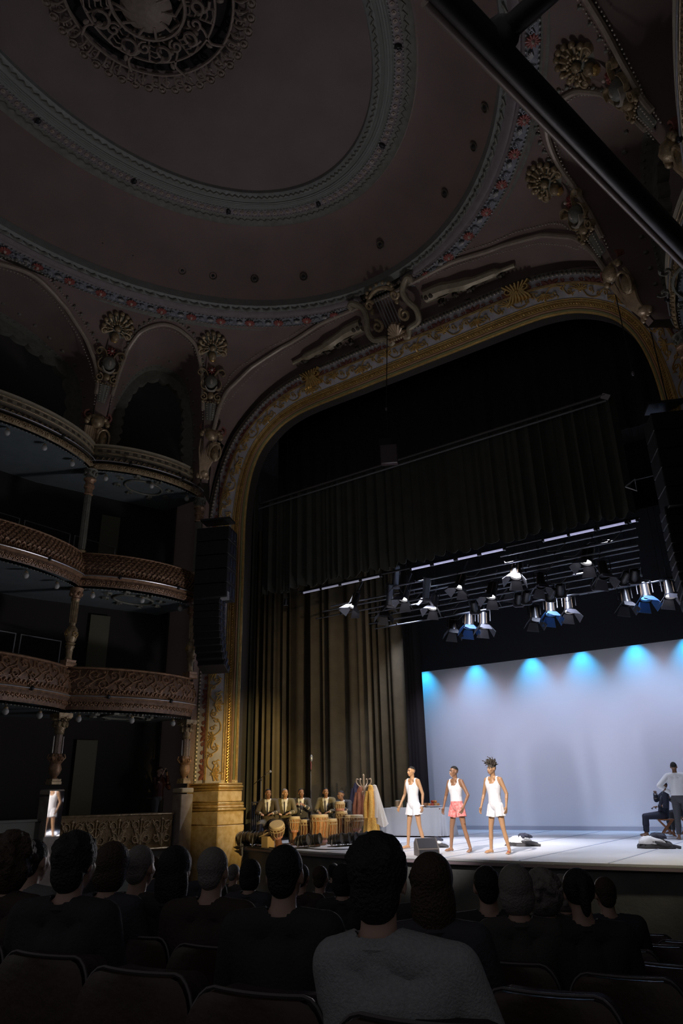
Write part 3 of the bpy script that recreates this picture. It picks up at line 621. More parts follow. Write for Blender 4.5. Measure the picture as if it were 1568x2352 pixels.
# ------------------------------------------------------------------ columns at the cusps
def column(name, c2, z0, z1, kind, label, sx):
    o = empty(name, mirror(np.array((*c2, z0)), sx), label, 'column'); H = z1-z0
    if kind == 0:                                          # ground: urn, patterned shaft, capital, on a pedestal
        MB().lathe([(.13, 0), (.13, .06), (.115, .07), (.12, .12)], n=4, sq=True, c=(0, 0, 0)).build('base_block', GOLD, o, smooth=False)
        MB().lathe([(.10, .12), (.06, .16), (.12, .24), (.15, .34), (.12, .46), (.15, .50), (.11, .54), (.145, .60), (.11, .68)], n=20).build('urn', GOLDR, o)
        m = MB()
        for k in range(6):
            a = PI*k/3; m.ell((.14*cos(a), .14*sin(a), .58), (.04, .04, .05), 6, 4); m.tube([(.12*cos(a), .12*sin(a), .5), (.2*cos(a), .2*sin(a), .6), (.17*cos(a), .17*sin(a), .68)], .018, 5)
        m.build('urn_leaves', GOLDR, o)
        MB().lathe([(.085, .68), (.085, H-.52)], n=8).build('shaft', mat('pale patterned shaft', (.42, .33, .28), .45, .1, .8, 60, .4, 40), o)
        for k in (-1, 1): MB().tube([(0, k*.13, .70), (0, k*.13, H-.55)], .016, 6).build('corner_rod', mat('grey corner rod', (.4, .38, .36), .35, .3), o)
        m = MB().lathe([(.085, H-.52), (.11, H-.48), (.10, H-.44), (.15, H-.25), (.13, H-.22)], n=16)
        for k in range(8): a = PI*k/4; m.ell((.15*cos(a), .15*sin(a), H-.28), (.04, .04, .08), 6, 4); m.tube(spiral3((.17*cos(a), .17*sin(a), H-.16), a, .05), .014, 5)
        m.build('capital', GOLD, o); MB().lathe([(.17, H-.14), (.19, H-.1), (.19, H-.02)], n=4, sq=True).build('abacus', GOLD, o, smooth=False)
    elif kind == 1:                                        # bulb and vase column
        MB().lathe([(.15, 0), (.15, .10), (.13, .11), (.14, .17)], n=4, sq=True).build('base_block', GOLDR, o, smooth=False)
        MB().lathe([(.10, .17), (.075, .26), (.085, .45), (.12, .52), (.09, .56), (.13, .60)], n=20).build('vase', GOLD, o)
        MB().lathe([(.07, .60), (.13, .68), (.155, .82), (.14, .96), (.08, 1.04)], n=20).build('bulb', GOLD, o)
        m = MB(); ff = lambda u, v, h: (( .15+h-.3*(v-.82)**2)*cos(u/.15), (.15+h-.3*(v-.82)**2)*sin(u/.15), v)
        for k in range(4): acanthus(m, ff, .235*k, .83, .085, 1 if k % 2 else -1, 0, .02)
        m.build('bulb_relief', GOLDB, o)
        m = MB().lathe([(.075, 1.04), (.07, 1.10), (.085, H-.36), (.10, H-.33)], n=16)
        for k in range(12): a = PI*k/6; m.tube([(.082*cos(a), .082*sin(a), 1.12), (.088*cos(a), .088*sin(a), H-.36)], .012, 4)
        m.build('fluted_shaft', GOLD, o)
        m = MB().lathe([(.10, H-.33), (.12, H-.28), (.10, H-.25), (.16, H-.08), (.18, H-.0)], n=16)
        for k in range(8): a = PI*k/4; m.ell((.14*cos(a), .14*sin(a), H-.15), (.04, .04, .07), 6, 4)
        m.build('capital', GOLDR, o)
    else:
        MB().lathe([(.13, 0), (.13, .06), (.10, .08)], n=20).build('base_ring', GOLD, o)
        m = MB().lathe([(.085, .08), (.08, H-.75)], n=16)
        for k in range(12): a = PI*k/6; m.tube([(.086*cos(a), .086*sin(a), .1), (.082*cos(a), .082*sin(a), H-.76)], .012, 4)
        m.build('fluted_shaft', PATINA, o)
        MB().lathe([(.09, H-.75), (.13, H-.72), (.10, H-.69), (.11, H-.55), (.14, H-.53), (.14, H-.45), (.10, H-.43), (.12, H-.34), (.17, H-.30), (.17, H-.26)], n=16).build('necking', GOLDR, o)
        m = MB().lathe([(.11, H-.26), (.13, H-.1), (.2, H)], n=16)
        for k in range(8): a = PI*k/4; m.ell((.16*cos(a), .16*sin(a), H-.10), (.04, .04, .07), 6, 4)
        m.build('capital', PATINA, o)
def spiral3(c, a, r):
    return [(c[0]+r*(1-.7*i/9)*cos(2*PI*i/9)*cos(a), c[1]+r*(1-.7*i/9)*cos(2*PI*i/9)*sin(a), c[2]+r*(1-.7*i/9)*sin(2*PI*i/9)) for i in range(10)]
for sx in (-1, 1):
    sd = 'left' if sx < 0 else 'right'
    for c2, w_ in ((CA, 'beside the stage arch'), (CB if sx < 0 else CBR, 'one bay away from the stage'), (CC if sx < 0 else CCR, 'two bays away from the stage')):
        column('box_column', c2, 1.56, 3.2, 0, f'ground tier urn column on the {sd}, {w_}', sx)
        column('box_column', c2, 4.30, 6.33, 1, f'bulbous gilded column of the second tier on the {sd}, {w_}', sx)
        column('box_column', c2, 7.30, 9.72, 2, f'slender fluted column of the third tier on the {sd}, {w_}', sx)
        ped = empty('column_pedestal', mirror(np.array((*c2, -1.1)), sx), f'grey marble pedestal under the ground column on the {sd}, {w_}', 'pedestal')
        MB().bbox((0, 0, 1.2), (.34, .42, 2.4), .015).build('die', MARB, ped); MB().bbox((0, 0, 2.49), (.38, .42, .12), .02).build('cap', mat('pale stone cap', (.45, .40, .33), .5), ped)
        if c2 is CB and sx < 0:
            MB().bbox((.188, 0, 2.03), (.02, .40, .98), .004, rz=.035).build('mirror_panel', mat('silvered mirror glass', (.85, .85, .85), .03, 1.0), ped)
# ground box fronts
gp = empty('ground_box_front', (-15.5, 12.3, -1.1), 'low golden scroll panel in front of the ground box beside the stage', 'balcony')
d = (CA-CB); Lg = np.linalg.norm(d); ang = math.atan2(d[1], d[0]); tg = d/Lg; ng = np.array((tg[1], -tg[0]))
fG = lambda u, v, h: (CB[0]+tg[0]*(u+.25)+ng[0]*(h+.06)+15.5, CB[1]+tg[1]*(u+.25)+ng[1]*(h+.06)-12.3, v+1.1)
LG = Lg-.55; MB().grid([[fG(u, v, 0) for v in (-1.1, .02)] for u in (0, LG)]).build('dado', mat('grey green wainscot', (.20, .215, .20), .6), gp); MB().grid([[fG(u, v, 0.005) for v in (.02, .84)] for u in (0, LG)]).build('panel', mat('dim gold ground', (.30, .21, .10), .5, .2, .4, 30, .3, 9), gp)
m = MB()
for v in (.04, .84): m.tube([fG(u, v, .03) for u in (0, LG)], .03, 6)
m.build('rails', GOLD, gp)
MB().grid([[fG(u, .87, h) for h in (-.3, .06)] for u in (0, LG)]).build('rail_cap', GOLD, gp)
m = MB(); nmo = 5
for k in range(nmo):
    uc = LG*(k+.5)/nmo
    for s_ in (-1, 1):
        acanthus(m, fG, uc+s_*.14, .30, .15, s_, PI/2, .045); acanthus(m, fG, uc+s_*.17, .60, .13, -s_, -PI/2, .045)
        for j in range(4): m.ridge(fG, catmull([(uc+s_*.02, .10), (uc+s_*(.05+.04*j), .35+.05*j), (uc+s_*(.10+.055*j), .55+.05*j), (uc+s_*(.2+.03*j), .60+.04*j)], 4), .016, .01, .035)
    dome(m, fG, uc, .72, .05, .06); m.ridge(fG, [(uc, .1), (uc, .4), (uc, .7)], .03, .015, .05)
m.build('scroll_relief', GOLD, gp, kind='stuff')
g2 = empty('ground_box_front', (-16.2, 8.0, -1.1), 'plain grey green low wall of the ground box at the far left', 'balcony')
MB().box((0, 0, .93), (.12, 5.0, 1.86), rz=-.06).build('panel', mat('grey green wainscot', (.20, .215, .20), .6), g2, smooth=False); MB().bbox((0, 0, 1.89), (.2, 5.0, .06), .01, rz=-.06).build('rail_cap', mat('grey green wainscot', (.2, .2, .2)), g2)
MB().box((-16.9, 12.0, .18), (1.6, 4.6, .2)).build('floor_boxes', CARPET, smooth=False, kind='structure')
# faint white tubular rails inside the third and second tier boxes
for z, y0, y1, n_ in ((8.15, 8.0, 12.6, 3), (5.15, 8.6, 11.2, 2)):
    for k in range(n_):
        ya = y0+(y1-y0)*k/n_; yb = y0+(y1-y0)*(k+1)/n_-.15
        tag(MB().tube([(-17.0, ya, z-.95), (-17.0, ya, z), (-17.0, yb, z), (-17.0, yb, z-.95)], .018, 6).build('hand_rail', ALU), f'thin grey tubular rail inside the {"third" if z > 6 else "second"} tier box, number {k+1} of {n_} counted towards the stage'.replace('number 1', 'first').replace('number 2', 'second').replace('number 3', 'third'), 'rail', 'tubular rails inside the boxes')
# ------------------------------------------------------------------ vault ornaments
def frame_at(P, Nn, up=(0, 0, 1)):
    """surface patch at P with outward normal Nn: f(u,v,h)"""
    n_ = np.array(Nn, float); n_ /= np.linalg.norm(n_); v_ = np.array(up, float); v_ -= n_*np.dot(v_, n_); v_ /= np.linalg.norm(v_); u_ = np.cross(v_, n_)
    return lambda u, v, h: tuple(u_*u+v_*v+n_*h)
def shell_orn(P, Nn, up, s, label, lean=0):
    o = empty('shell_ornament', P, label, 'ornament'); f = frame_at(P, Nn, up)
    m = MB(); dome(m, f, 0, .02*s, .36*s, .05*s, 18); m.build('shell_ground', PATINA, o)
    m = MB()
    for k in range(11):                                     # scalloped rim of lobes
        a = PI*(-.18+1.36*k/10); r = .36*s; m.ell(f(r*cos(a), r*sin(a)*1.05+.05*s, .06*s), (.065*s,)*3, 8, 5)
        m.ridge(f, [(r*cos(a)*.35, r*sin(a)*.35), (r*cos(a)*.7, r*sin(a)*.7), (r*cos(a)*.98, r*sin(a)*1.0)], .03*s, .045*s, .09*s)
    m.build('scalloped_rim', GOLD, o)
    m = MB()
    for k in range(9):
        a = PI*(.0+1.0*k/8); m.ell(f(.19*s*cos(a), .19*s*sin(a), .12*s), (.035*s,)*3, 6, 4)
    for k in range(7): a = 2*PI*k/7; m.ell(f(.27*s*cos(a), .22*s*sin(a)+.03, .10*s), (.04*s, .03*s, .03*s), 6, 4)
    m.ell(f(0, .02, .12*s), (.09*s, .09*s, .09*s), 10, 6); m.build('flower_cluster', GOLD, o)
    m = MB()
    for sg in (-1, 1): m.ridge(f, spiral(sg*.30*s, -.14*s, .10*s, 1.2, PI/2, -sg, 12), .035*s, .02*s, .10*s)
    m.ell(f(0, -.22*s, .10*s), (.11*s, .11*s, .13*s), 10, 6); m.build('lower_scrolls', GOLD, o)
    MB().tube([f(0, -.30*s, .08*s), f(0, -.38*s, .10*s)], [.10*s, .07*s], 10).build('neck', GOLDB, o)
    return o
def cartouche(P, Nn, up, s, label):
    o = empty('cartouche', P, label, 'ornament'); f = frame_at(P, Nn, up)
    m = MB(); rosette(m, f, 0, .42*s, .16*s, 8, .16*s); m.build('red_flower', mat('dull red daisy paint', (.4, .1, .1)), o)
    MB().ell(f(0, .42*s, .17*s), (.045*s,)*3, 8, 5).build('flower_boss', mat('pale daisy centre', (1, 1, 1)), o)
    m = MB()
    for sg in (-1, 1):
        m.ridge(f, catmull([(sg*.10*s, .22*s), (sg*.2*s, .40*s), (sg*.36*s, .46*s), (sg*.46*s, .32*s), (sg*.36*s, .24*s), (sg*.30*s, .33*s)], 4), .035*s, .02*s, .13*s)
        m.ridge(f, catmull([(sg*.14*s, -.25*s), (sg*.30*s, -.20*s), (sg*.34*s, .0), (sg*.25*s, .16*s)], 4), .04*s, .02*s, .12*s)
    m.build('volutes', GOLD, o)
    m = MB(); m.ell(f(0, .02*s, .05*s), (.21*s, .21*s, .25*s), 14, 8); m.build('shield', PATINA, o)
    MB().ell(f(0, .02*s, .22*s), (.055*s, .055*s, .12*s), 8, 6).build('jewel', mat('pale bead paint', (1, 1, 1)), o)
    m = MB(); m.ridge(f, catmull([(-.2*s, -.14*s), (-.12*s, -.27*s), (.0, -.31*s), (.12*s, -.27*s), (.2*s, -.14*s)], 4), .03*s, .03*s, .2*s, wm=.05*s); m.build('crescent', mat('pale bead paint', (1, 1, 1)), o)
    m = MB()
    for sg in (-1, 1):
        m.ridge(f, spiral(sg*.24*s, -.50*s, .14*s, 1.4, PI/2, sg, 14), .045*s, .025*s, .14*s); m.ell(f(sg*.26*s, -.66*s, .1*s), (.05*s,)*3, 8, 5)
    m.ell(f(0, -.46*s, .10*s), (.13*s, .1*s, .13*s), 10, 6)
    for k in range(7): m.ell(f((-.24+.08*k)*s, -.68*s+.02*(k % 2), .09*s), (.035*s,)*3, 6, 4)
    m.build('lower_scrolls', GOLD, o)
    m = MB()
    for sg in (-1, 1): beads(m, [f(sg*.12*s, -.72*s, .06*s), f(sg*.08*s, -1.25*s, .05*s)], .022*s, .06*s)
    m.build('bead_row', mat('pale bead paint', (1, 1, 1)), o, kind='stuff')
    MB().grid([[f(-.2*s, -.70*s, .0), f(0, -.70*s, .07*s), f(.2*s, -.70*s, .0)], [f(-.13*s, -1.3*s, .0), f(0, -1.3*s, .07*s), f(.13*s, -1.3*s, .0)]]).build('tapered_panel', PATINA, o)
def bracket(P0, P1, Nn, s, label):
    """acanthus console hanging from P0 down to P1"""
    o = empty('acanthus_bracket', P0, label, 'ornament'); d = np.array(P1)-np.array(P0); L = np.linalg.norm(d); f = frame_at(P0, Nn, -d)
    side = mat('pale gilt acanthus', (.66, .50, .33), .38, .3, .2, 30, .25, 9)
    m = MB()
    for k in range(9):
        q = (k-4)/4; m.tube(catmull([f(q*.20*s, -.30*L, .10*s), f(q*.19*s, -.5*L, .15*s-.07*abs(q)*s), f(q*.10*s, -.78*L, .12*s), f(q*.06*s, -.97*L, .05*s+.03*s)], 5), [.040*s]*3+[.033*s]*8+[.024*s]*5, 6)
    m.build('long_leaves', side, o)
    m = MB()
    for k in range(9):
        a = PI*k/8; m.ell(f(.22*s*cos(a), -.22*L+.14*s*sin(a), .14*s), (.06*s,)*3, 8, 5)
    m.ell(f(0, -.20*L, .16*s), (.15*s, .15*s, .15*s), 10, 6); m.ell(f(.17*s, -.55*L, .17*s), (.11*s, .09*s, .19*s), 10, 6)
    m.tube([f(.17*s+.13*s*cos(a), -.52*L+.2*s*sin(a), .22*s) for a in np.linspace(0, 2*PI, 15)[:-1]], .025*s, 6, True)
    m.build('fruit_cluster', GOLD, o)
    m = MB(); m.ell(f(0.03*s, -.93*L, .06*s), (.11*s, .10*s, .08*s), 8, 5)
    for q in (-.10, -.03, .05, .12): m.ell(f(q*s, -.985*L, .05*s), (.045*s, .045*s, .07*s), 8, 5)
    m.build('leaf_tip', side, o)
    m = MB(); 
    for sg in (-1, 1): m.ridge(f, spiral(sg*.2*s, -.08*L, .11*s, 1.2, PI/2, -sg, 12), .04*s, .02*s, .12*s)
    m.build('upper_scrolls', MAROON, o)
def nrm_at(az, steep):
    a = rad(az); return np.array((-cos(a)*cos(steep), -sin(a)*cos(steep), -sin(steep)))
for sx in (-1, 1):
    sd = 'left' if sx < 0 else 'right'; mm = lambda p: mirror(np.array(p, float), sx)
    def md(v): v = np.array(v, float); return v if sx < 0 else v*np.array((-1, 1, 1))
    for az, w_ in ((136.2, 'nearest the stage'), (158.3, 'one bay from the stage'), (200.6, 'two bays from the stage')):
        far = az < 150
        r = 7.22; P = rev(az, r, None, .05); up_ = rev(az, 6.9)-rev(az, 7.6)
        shell_orn(mm(P), md(nrm_at(az, .95)), md(up_), 1.06, f'scalloped gilt shell high on the {sd} vault, {w_}')
        P = rev(az, 7.83, None, .06); up_ = rev(az, 7.6)-rev(az, 8.1)
        cartouche(mm(P), md(nrm_at(az, .35)), md(up_), .88, f'shield cartouche with a red flower on the {sd} vault, {w_}')
        P0 = rev(az, 8.42, 11.55, .0); P1 = rev(az, 9.0, 10.25)
        if far: P0 = np.array((-14.2, 13.5, 11.75)); P1 = np.array((-14.95, 13.85, 10.35))
        bracket(mm(P0), mm(P1), md(nrm_at(az, .25)), 1.3, f'gilt acanthus bracket at the foot of the {sd} vault, {w_}')
# lyre over the middle of the arch
ly = empty('lyre_ornament', (AX, 14.3, 13.3), 'large carved lyre standing over the middle of the stage arch', 'ornament')
fL = lambda u, v, h: (u, .35-.80*v-h*.75, v*.80-.15-h*.3)
m = MB()
for s_ in (-1, 1):
    m.tube([fL(*p, .12) for p in catmull([(s_*.16, -.12), (s_*.28, -.16), (s_*.36, -.04), (s_*.42, .03), (s_*.72, .10), (s_*.80, .36), (s_*.66, .64), (s_*.64, .90), (s_*.86, 1.12), (s_*.98, 1.10), (s_*.93, 1.0)], 5)], .085, 8)
m.build('frame', mat('dim olive gilding', (.46, .40, .28), .42, .2, .3, 30, .2, 9), ly)
for s_ in (-1, 1):
    m = MB(); m.tube([fL(*p, .16) for p in spiral(s_*.44, .36, .17, 1.3, PI/2, s_, 16, .2)], .045, 6); m.build('lower_volute', GOLD, ly); m = MB(); m.tube([fL(*p, .2) for p in spiral(s_*.40, .88, .13, 1.2, 0, -s_, 14, .2)], .04, 6); m.ell(fL(s_*.4, .72, .18), (.07, .07, .1), 8, 5); m.build('upper_volute', GOLD, ly)
for k in range(6): MB().tube([fL(-.22+.09*k, .25, .12), fL(-.22+.09*k, 1.02, .10)], .010, 5).build('string', ALU, ly)
m = MB(); m.tube([fL(*p, .12) for p in catmull([(-.42, 1.0), (-.25, 1.12), (0, 1.18), (.25, 1.12), (.42, 1.0)], 5)], .06, 8)
for k in range(7): a = PI*k/6; m.ell(fL(.4*cos(a), 1.12+.18*sin(a), .1), (.06, .05, .06), 8, 5)
m.build('crossbar', GOLD, ly)
m = MB()
for k in range(9):
    a = PI*(.05+.9*k/8); m.tube([fL(0.04*cos(a), -.05, .2), fL(.24*cos(a), -.05+.30*sin(a), .22), fL(.30*cos(a), -.05+.36*sin(a), .1)], [.03, .045, .03], 6)
for k in range(8): m.ell(fL(-.26+.075*k, -.10, .22), (.042, .06, .08), 6, 4)
m.build('shell_base', mat('pale gilt acanthus', (1, 1, 1)), ly)
for s_ in (-1, 1):                                          # long cornucopias either side
    c = empty('cornucopia', (AX+s_*1.0, 14.45, 13.5), 'long dim carved drapery horn to the %s of the lyre' % ('left' if s_ < 0 else 'right'), 'ornament')
    fC = lambda u, v, h: (s_*u, -h, v)
    m = MB(); m.tube([fC(*p, .08) for p in catmull([(0.05, .28), (.6, .26), (1.3, .10), (2.1, .05), (2.6, .02)], 5)], [.20]*6+[.17]*5+[.12]*5+[.06]*5, 8, flat=1); m.build('horn', mat('dim olive gilding', (1, 1, 1)), c)
    m = MB(); 
    for k in range(5): m.ell(fC(.05+.07*k, .22-.06*(k % 2), .18), (.08, .07, .08), 8, 5)
    for k in range(5): acanthus(m, fC, .5+.42*k, -.05+.02*k, .14, 1 if k % 2 else -1, 0, .08)
    m.build('fruit_and_leaves', DARKG, c)
# openwork grille in the centre of the ceiling
gr = empty('ceiling_grille', (AX, 5.45, 15.9), 'round openwork metal ventilation grille of scrolls hung in the ceiling centre, rimmed with small discs', 'grille')
GM = mat('brownish bronze grille', (.34, .27, .23), .6, .1, .2, 30, .2, 12); Rg = 2.02
m = MB(); m.lathe([(.095, .02), (.10, -.02), (.085, -.03), (.07, 0), (.04, .0), (.035, -.05), (.0, -.06)], n=14); DISC = m.build('disc', GM, gr); nd = 44
for k in range(nd):
    o = DISC if k == 0 else DISC.copy()
    if k: COL.objects.link(o); o.parent = gr
    a = 2*PI*k/nd; o.location = (Rg*cos(a), Rg*sin(a), -.05)
MB().tube([(Rg*cos(a), Rg*sin(a), -.02) for a in np.linspace(0, 2*PI, 89)[:-1]], .02, 6, True).build('rim_link', GM, gr)
for r_, t_ in ((1.66, .035), (1.30, .03), (.72, .04)): MB().tube([(r_*cos(a), r_*sin(a), -.06-.25*(1.66-r_)) for a in np.linspace(0, 2*PI, 65)[:-1]], t_, 6, True).build('hoop', GM, gr)
m = MB(); f3 = lambda u, v, h: (u, v, -h)
for q in range(3):
    a = .35*q-.3; m.tube([(cos(a*.25)*r-.0, sin(a*.25)*r, -.06-.1*sin(PI*k/7)) for k, r in enumerate(np.linspace(1.66, 1.95, 8))], .022, 5)
m.tube([(p[0], p[1], -.1) for p in spiral(1.80, .10, .10, 1.2, 0, 1, 12, .3)], .022, 5); m.tube([(p[0], p[1], -.08) for p in spiral(1.80, -.12, .09, 1.2, PI, -1, 12, .3)], .02, 5); m.ell((1.9, .0, -.1), (.05, .05, .05), 6, 4)
E1 = m.build('rim_scroll', GM, gr)
m = MB()
for r in np.linspace(.80, 1.25, 5): m.tube([(r*cos(-.10), r*sin(-.10), -.18), (r*1.02, 0, -.22), (r*cos(.10), r*sin(.10), -.18)], .018, 5)
m.tube([(r*cos(-.11), r*sin(-.11), -.17) for r in (.72, 1.0, 1.30)], .024, 5); m.tube([(r*cos(.11), r*sin(.11), -.17) for r in (.72, 1.0, 1.30)], .024, 5)
E2 = m.build('ladder', GM, gr)
m = MB()
m.tube([(p[0], p[1], -.2-.02*i) for i, p in enumerate(spiral(1.0, .12, .20, 1.4, 0, 1, 16, .2))], .035, 6); m.tube([(p[0], p[1], -.25) for p in spiral(.95, -.14, .15, 1.3, PI, -1, 14, .2)], .03, 6)
m.tube([(p[0], p[1], -.15) for p in catmull([(.5, 0), (.8, .12), (1.1, -.08), (1.4, .10), (1.66, 0)], 4)], .03, 6); m.ell((1.02, 0, -.28), (.07, .07, .07), 8, 5); m.ell((1.40, .16, -.15), (.08, .05, .04), 8, 5)
E3 = m.build('large_scroll', GM, gr)
for proto_, cnt, off in ((E1, 22, 0), (E2, 9, .2), (E3, 9, .55)):
    for k in range(cnt):
        o = proto_ if k == 0 else proto_.copy()
        if k: COL.objects.link(o); o.parent = gr
        o.rotation_euler = (0, 0, 2*PI*k/cnt+off)
m = MB(); m.lathe([(.30, -.3), (.5, -.42), (.35, -.55), (.12, -.6), (.0, -.62)], n=20)
for k in range(10): a = 2*PI*k/10; m.tube([(.3*cos(a), .3*sin(a), -.55), (.55*cos(a+.2), .55*sin(a+.2), -.5), (.7*cos(a), .7*sin(a), -.25)], .03, 6)
m.build('centre_boss', GM, gr)
# line array hung beside the arch
la = empty('line_array', (-14.33, 13.85, 4.55), 'tall black loudspeaker array hung in front of the left arch pillar', 'loudspeaker')
SPK = mat('black speaker cabinet', (.016, .015, .018), .6, 0, .1, 40); SPB = mat('blue lit rigging plate', (.05, .06, .10), .4, .3)  # plates tinted blue for stage light falling on the cabinet sides
def cab(z, w_, dpt, h, x, y, tilt, nm='cabinet'):
    o = MB().bbox((0, 0, 0), (w_, dpt, h-.012), .015).build(nm, SPK, la); o.location = (x, y, z); o.rotation_euler = (tilt, 0, .42)
    g = MB().box((0, -dpt/2-.004, 0), (w_*.94, .01, h*.86)).build('grille', mat('black perforated grille', (.012, .011, .012), .8, 0, .6, 200), o, smooth=False)
    for dy in (-.12, .12):
        r_ = MB().bbox((w_/2+.008, dy, 0), (.02, .10, h*.6), .004).build('rigging_plate', SPB, o)
    return o
zz = 6.72
for k in range(5): cab(6.55+.42*k+.0, .98, .72, .42, .14, .0, 0.0, 'bass_cabinet')
zz = 6.32; yy = -.02; tl = 0.0
for k in range(10):
    cab(zz, .78, .46, .20, -.02, yy, -tl); tl += .015+.012*k*.6; zz -= .20*cos(tl); yy += .20*sin(tl)*.9
for o in la.children: o.location.z -= 4.55
MB().box((.14, 0, 4.18), (.9, .5, .06), rz=.42).build('top_frame', BLKM, la, smooth=False)
MB().box((.60, -.05, 1.85), (.2, .16, .22), rz=.42).build('bracket_box', ALU, la, smooth=False)
MB().tube([(.14, 0, 4.2), (.10, 0, 6.9)], .014, 6).build('chain', BLKM, la)
mb = MB(); mb.box((0, 0, 0), (.40, .02, .40), ry=PI/4); o = mb.build('rigging_hatch', BLACK, smooth=False, label='black diamond shaped hatch where the array chain enters the vault', cat='hatch'); o.location = (-14.5, 13.98, 11.3)
# dark lighting bar crossing close overhead, with a cross brace
q1, q2 = atZ(1000, -32, 5.2), atZ(1640, 640, 5.2)
br = empty('lighting_bar', (q1+q2)/2, 'dark metal pole crossing the upper right corner close overhead', 'pole'); bc = np.array(br.location)
def tb(a, b, r, name, M_): MB().tube([np.array(a)-bc, np.array(b)-bc], r, 12).build(name, M_, br)
ctr = (q1+q2)/2; tb(q1, q2, .082, 'main_tube', mat('matt black pole', (.03, .027, .027), .45, .1))
off = np.array((0, 0, -.03)) + (np.cross(q2-q1, (0, 0, 1))/np.linalg.norm(q2-q1))*-.075; tb(q1+off, q2+off, .036, 'lower_tube', mat('brown grey pole', (.38, .30, .27), .45, .1))
j = atZ(1150, 82, 5.25); tb(j, atZ(1330, -80, 5.25), .065, 'cross_brace', mat('matt black pole', (.02, .02, .02))); 
MB().ell(j-bc, (.11, .11, .11), 10, 6).build('clamp', BLKM, br)
# ------------------------------------------------------------------ cyclorama, drapes, lighting rig
cyc = empty('cyclorama', (-8.2, 24.3, 0), 'large white back cloth glowing pale violet with cyan scallops along the top', 'screen')
MB().bbox((-.05+ (.0), 0, 2.8), (11.4, .03, 5.6), .005).build('cloth', CYCM, cyc, smooth=False)
MB().box((0, -.03, .06), (11.4, .02, .12)).build('bottom_hem', mat('grey hem', (.45, .45, .5), .8), cyc, smooth=False)
def folds(name, x0, x1, Y, z0, z1, amp, n, M_, label, seed=0, scallop=0.0, zfn=None, cat='curtain', rz=None):
    r_ = np.random.default_rng(seed); L = abs(x1-x0); k = int(L*26)+8; xs_ = np.linspace(0, 1, k)
    ph = np.zeros(k)
    for j in range(1, 5): ph += r_.uniform(.4, 1)/j*np.sin(2*PI*(n*(.45+.35*j)*xs_+r_.uniform(0, 1)))
    ph2 = np.abs(np.sin(PI*n*xs_+1.3*np.sin(2*PI*xs_*2.3+seed)))**.6
    off = amp*(.55*ph+1.1*ph2); rows = []
    for t in np.linspace(0, 1, 10):
        row = []
        for i in range(k):
            zb = z0 if zfn is None else z0+zfn(xs_[i], ph2[i]); z = zb+(z1-zb)*t; a = off[i]*(1-.35*t); row.append((x0+(x1-x0)*xs_[i]+.15*a*t, Y+a, z))
        rows.append(row)
    rows2 = [[(p[0], p[1]+.012, p[2]) for p in rows[0]]] + rows
    return MB().grid(rows2).build(name, M_, None, label=label, cat=cat)
def xat(px, Y, py=1750): return float(atY(px, py, Y)[0])
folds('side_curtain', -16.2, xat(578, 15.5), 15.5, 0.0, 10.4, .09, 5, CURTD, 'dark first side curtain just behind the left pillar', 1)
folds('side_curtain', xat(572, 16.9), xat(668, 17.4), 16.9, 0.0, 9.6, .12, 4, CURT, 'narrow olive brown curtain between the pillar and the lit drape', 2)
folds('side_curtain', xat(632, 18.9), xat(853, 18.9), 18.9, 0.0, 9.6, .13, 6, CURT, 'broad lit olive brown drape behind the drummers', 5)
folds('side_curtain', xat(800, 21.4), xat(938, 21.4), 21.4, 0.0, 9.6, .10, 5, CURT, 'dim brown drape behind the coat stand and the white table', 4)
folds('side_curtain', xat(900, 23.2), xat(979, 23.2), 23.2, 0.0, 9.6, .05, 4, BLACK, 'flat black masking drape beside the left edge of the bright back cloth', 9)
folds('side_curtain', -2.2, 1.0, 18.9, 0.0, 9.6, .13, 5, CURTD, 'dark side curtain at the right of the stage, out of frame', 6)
# black border above the cyclorama
z_c = float(atY(981, 1542, 23.6)[2])
tag(MB().bbox((-8.2, 23.6, z_c+2.2), (13.4, .04, 4.4), .005).build('black_border', mat('blue black border cloth', (.020, .021, .026), .9, 0, .1, 60), smooth=False), 'plain blue black cloth border hanging above the bright back cloth', 'border')
# main pelmet curtain with a scalloped hem, hung from a pipe
YV = 15.9; zl, zr = float(atY(640, 1372, YV)[2]), float(atY(1440, 1168, YV)[2]); xl, xr = float(atY(640, 1372, YV)[0]), float(atY(1440, 1168, YV)[0]); zv = (zl+zr)/2
zp = float(atY(927, 1062, YV)[2])
folds('main_border', -14.3, xr+.15, YV-.06, zv, zp+.07, .10, 34, CURTD, 'wide dark green velvet border with an uneven gathered hem across the top of the stage', 12, zfn=lambda s, p: .10*(1-p)+.05*sin(s*57))
pip = empty('curtain_pipe', (-8.2, YV, zp), 'long dim horizontal pipe and rail from which the dark velvet border hangs', 'pipe'); x1p = float(atY(1392, 908, YV)[0])
[MB().tube([(x, -.10, .06), (x, -.10, 13.1-zp)], .006, 4).build('suspension_wire', BLKM, pip) for x in (-5.0, 4.6)]; MB().tube([(-6.4, -.10, .06), (x1p+8.2, -.10, .06)], .045, 8).build('upper_pipe', mat('dim grey pipe', (.12, .12, .12), .5, .3), pip); MB().tube([(-6.4, -.12, -.10), (x1p+8.2, -.12, -.10)], .025, 6).build('lower_rail', STEEL, pip)
MB().box((x1p+8.2, -.12, 0), (.20, .04, .14), ry=.6).build('end_plate', ALU, pip, smooth=False)
folds('upper_border', -14.2, -2.2, 16.5, zp-.6, 13.12, .06, 26, BLACK, 'black cloth closing the fly space above the velvet border', 15)
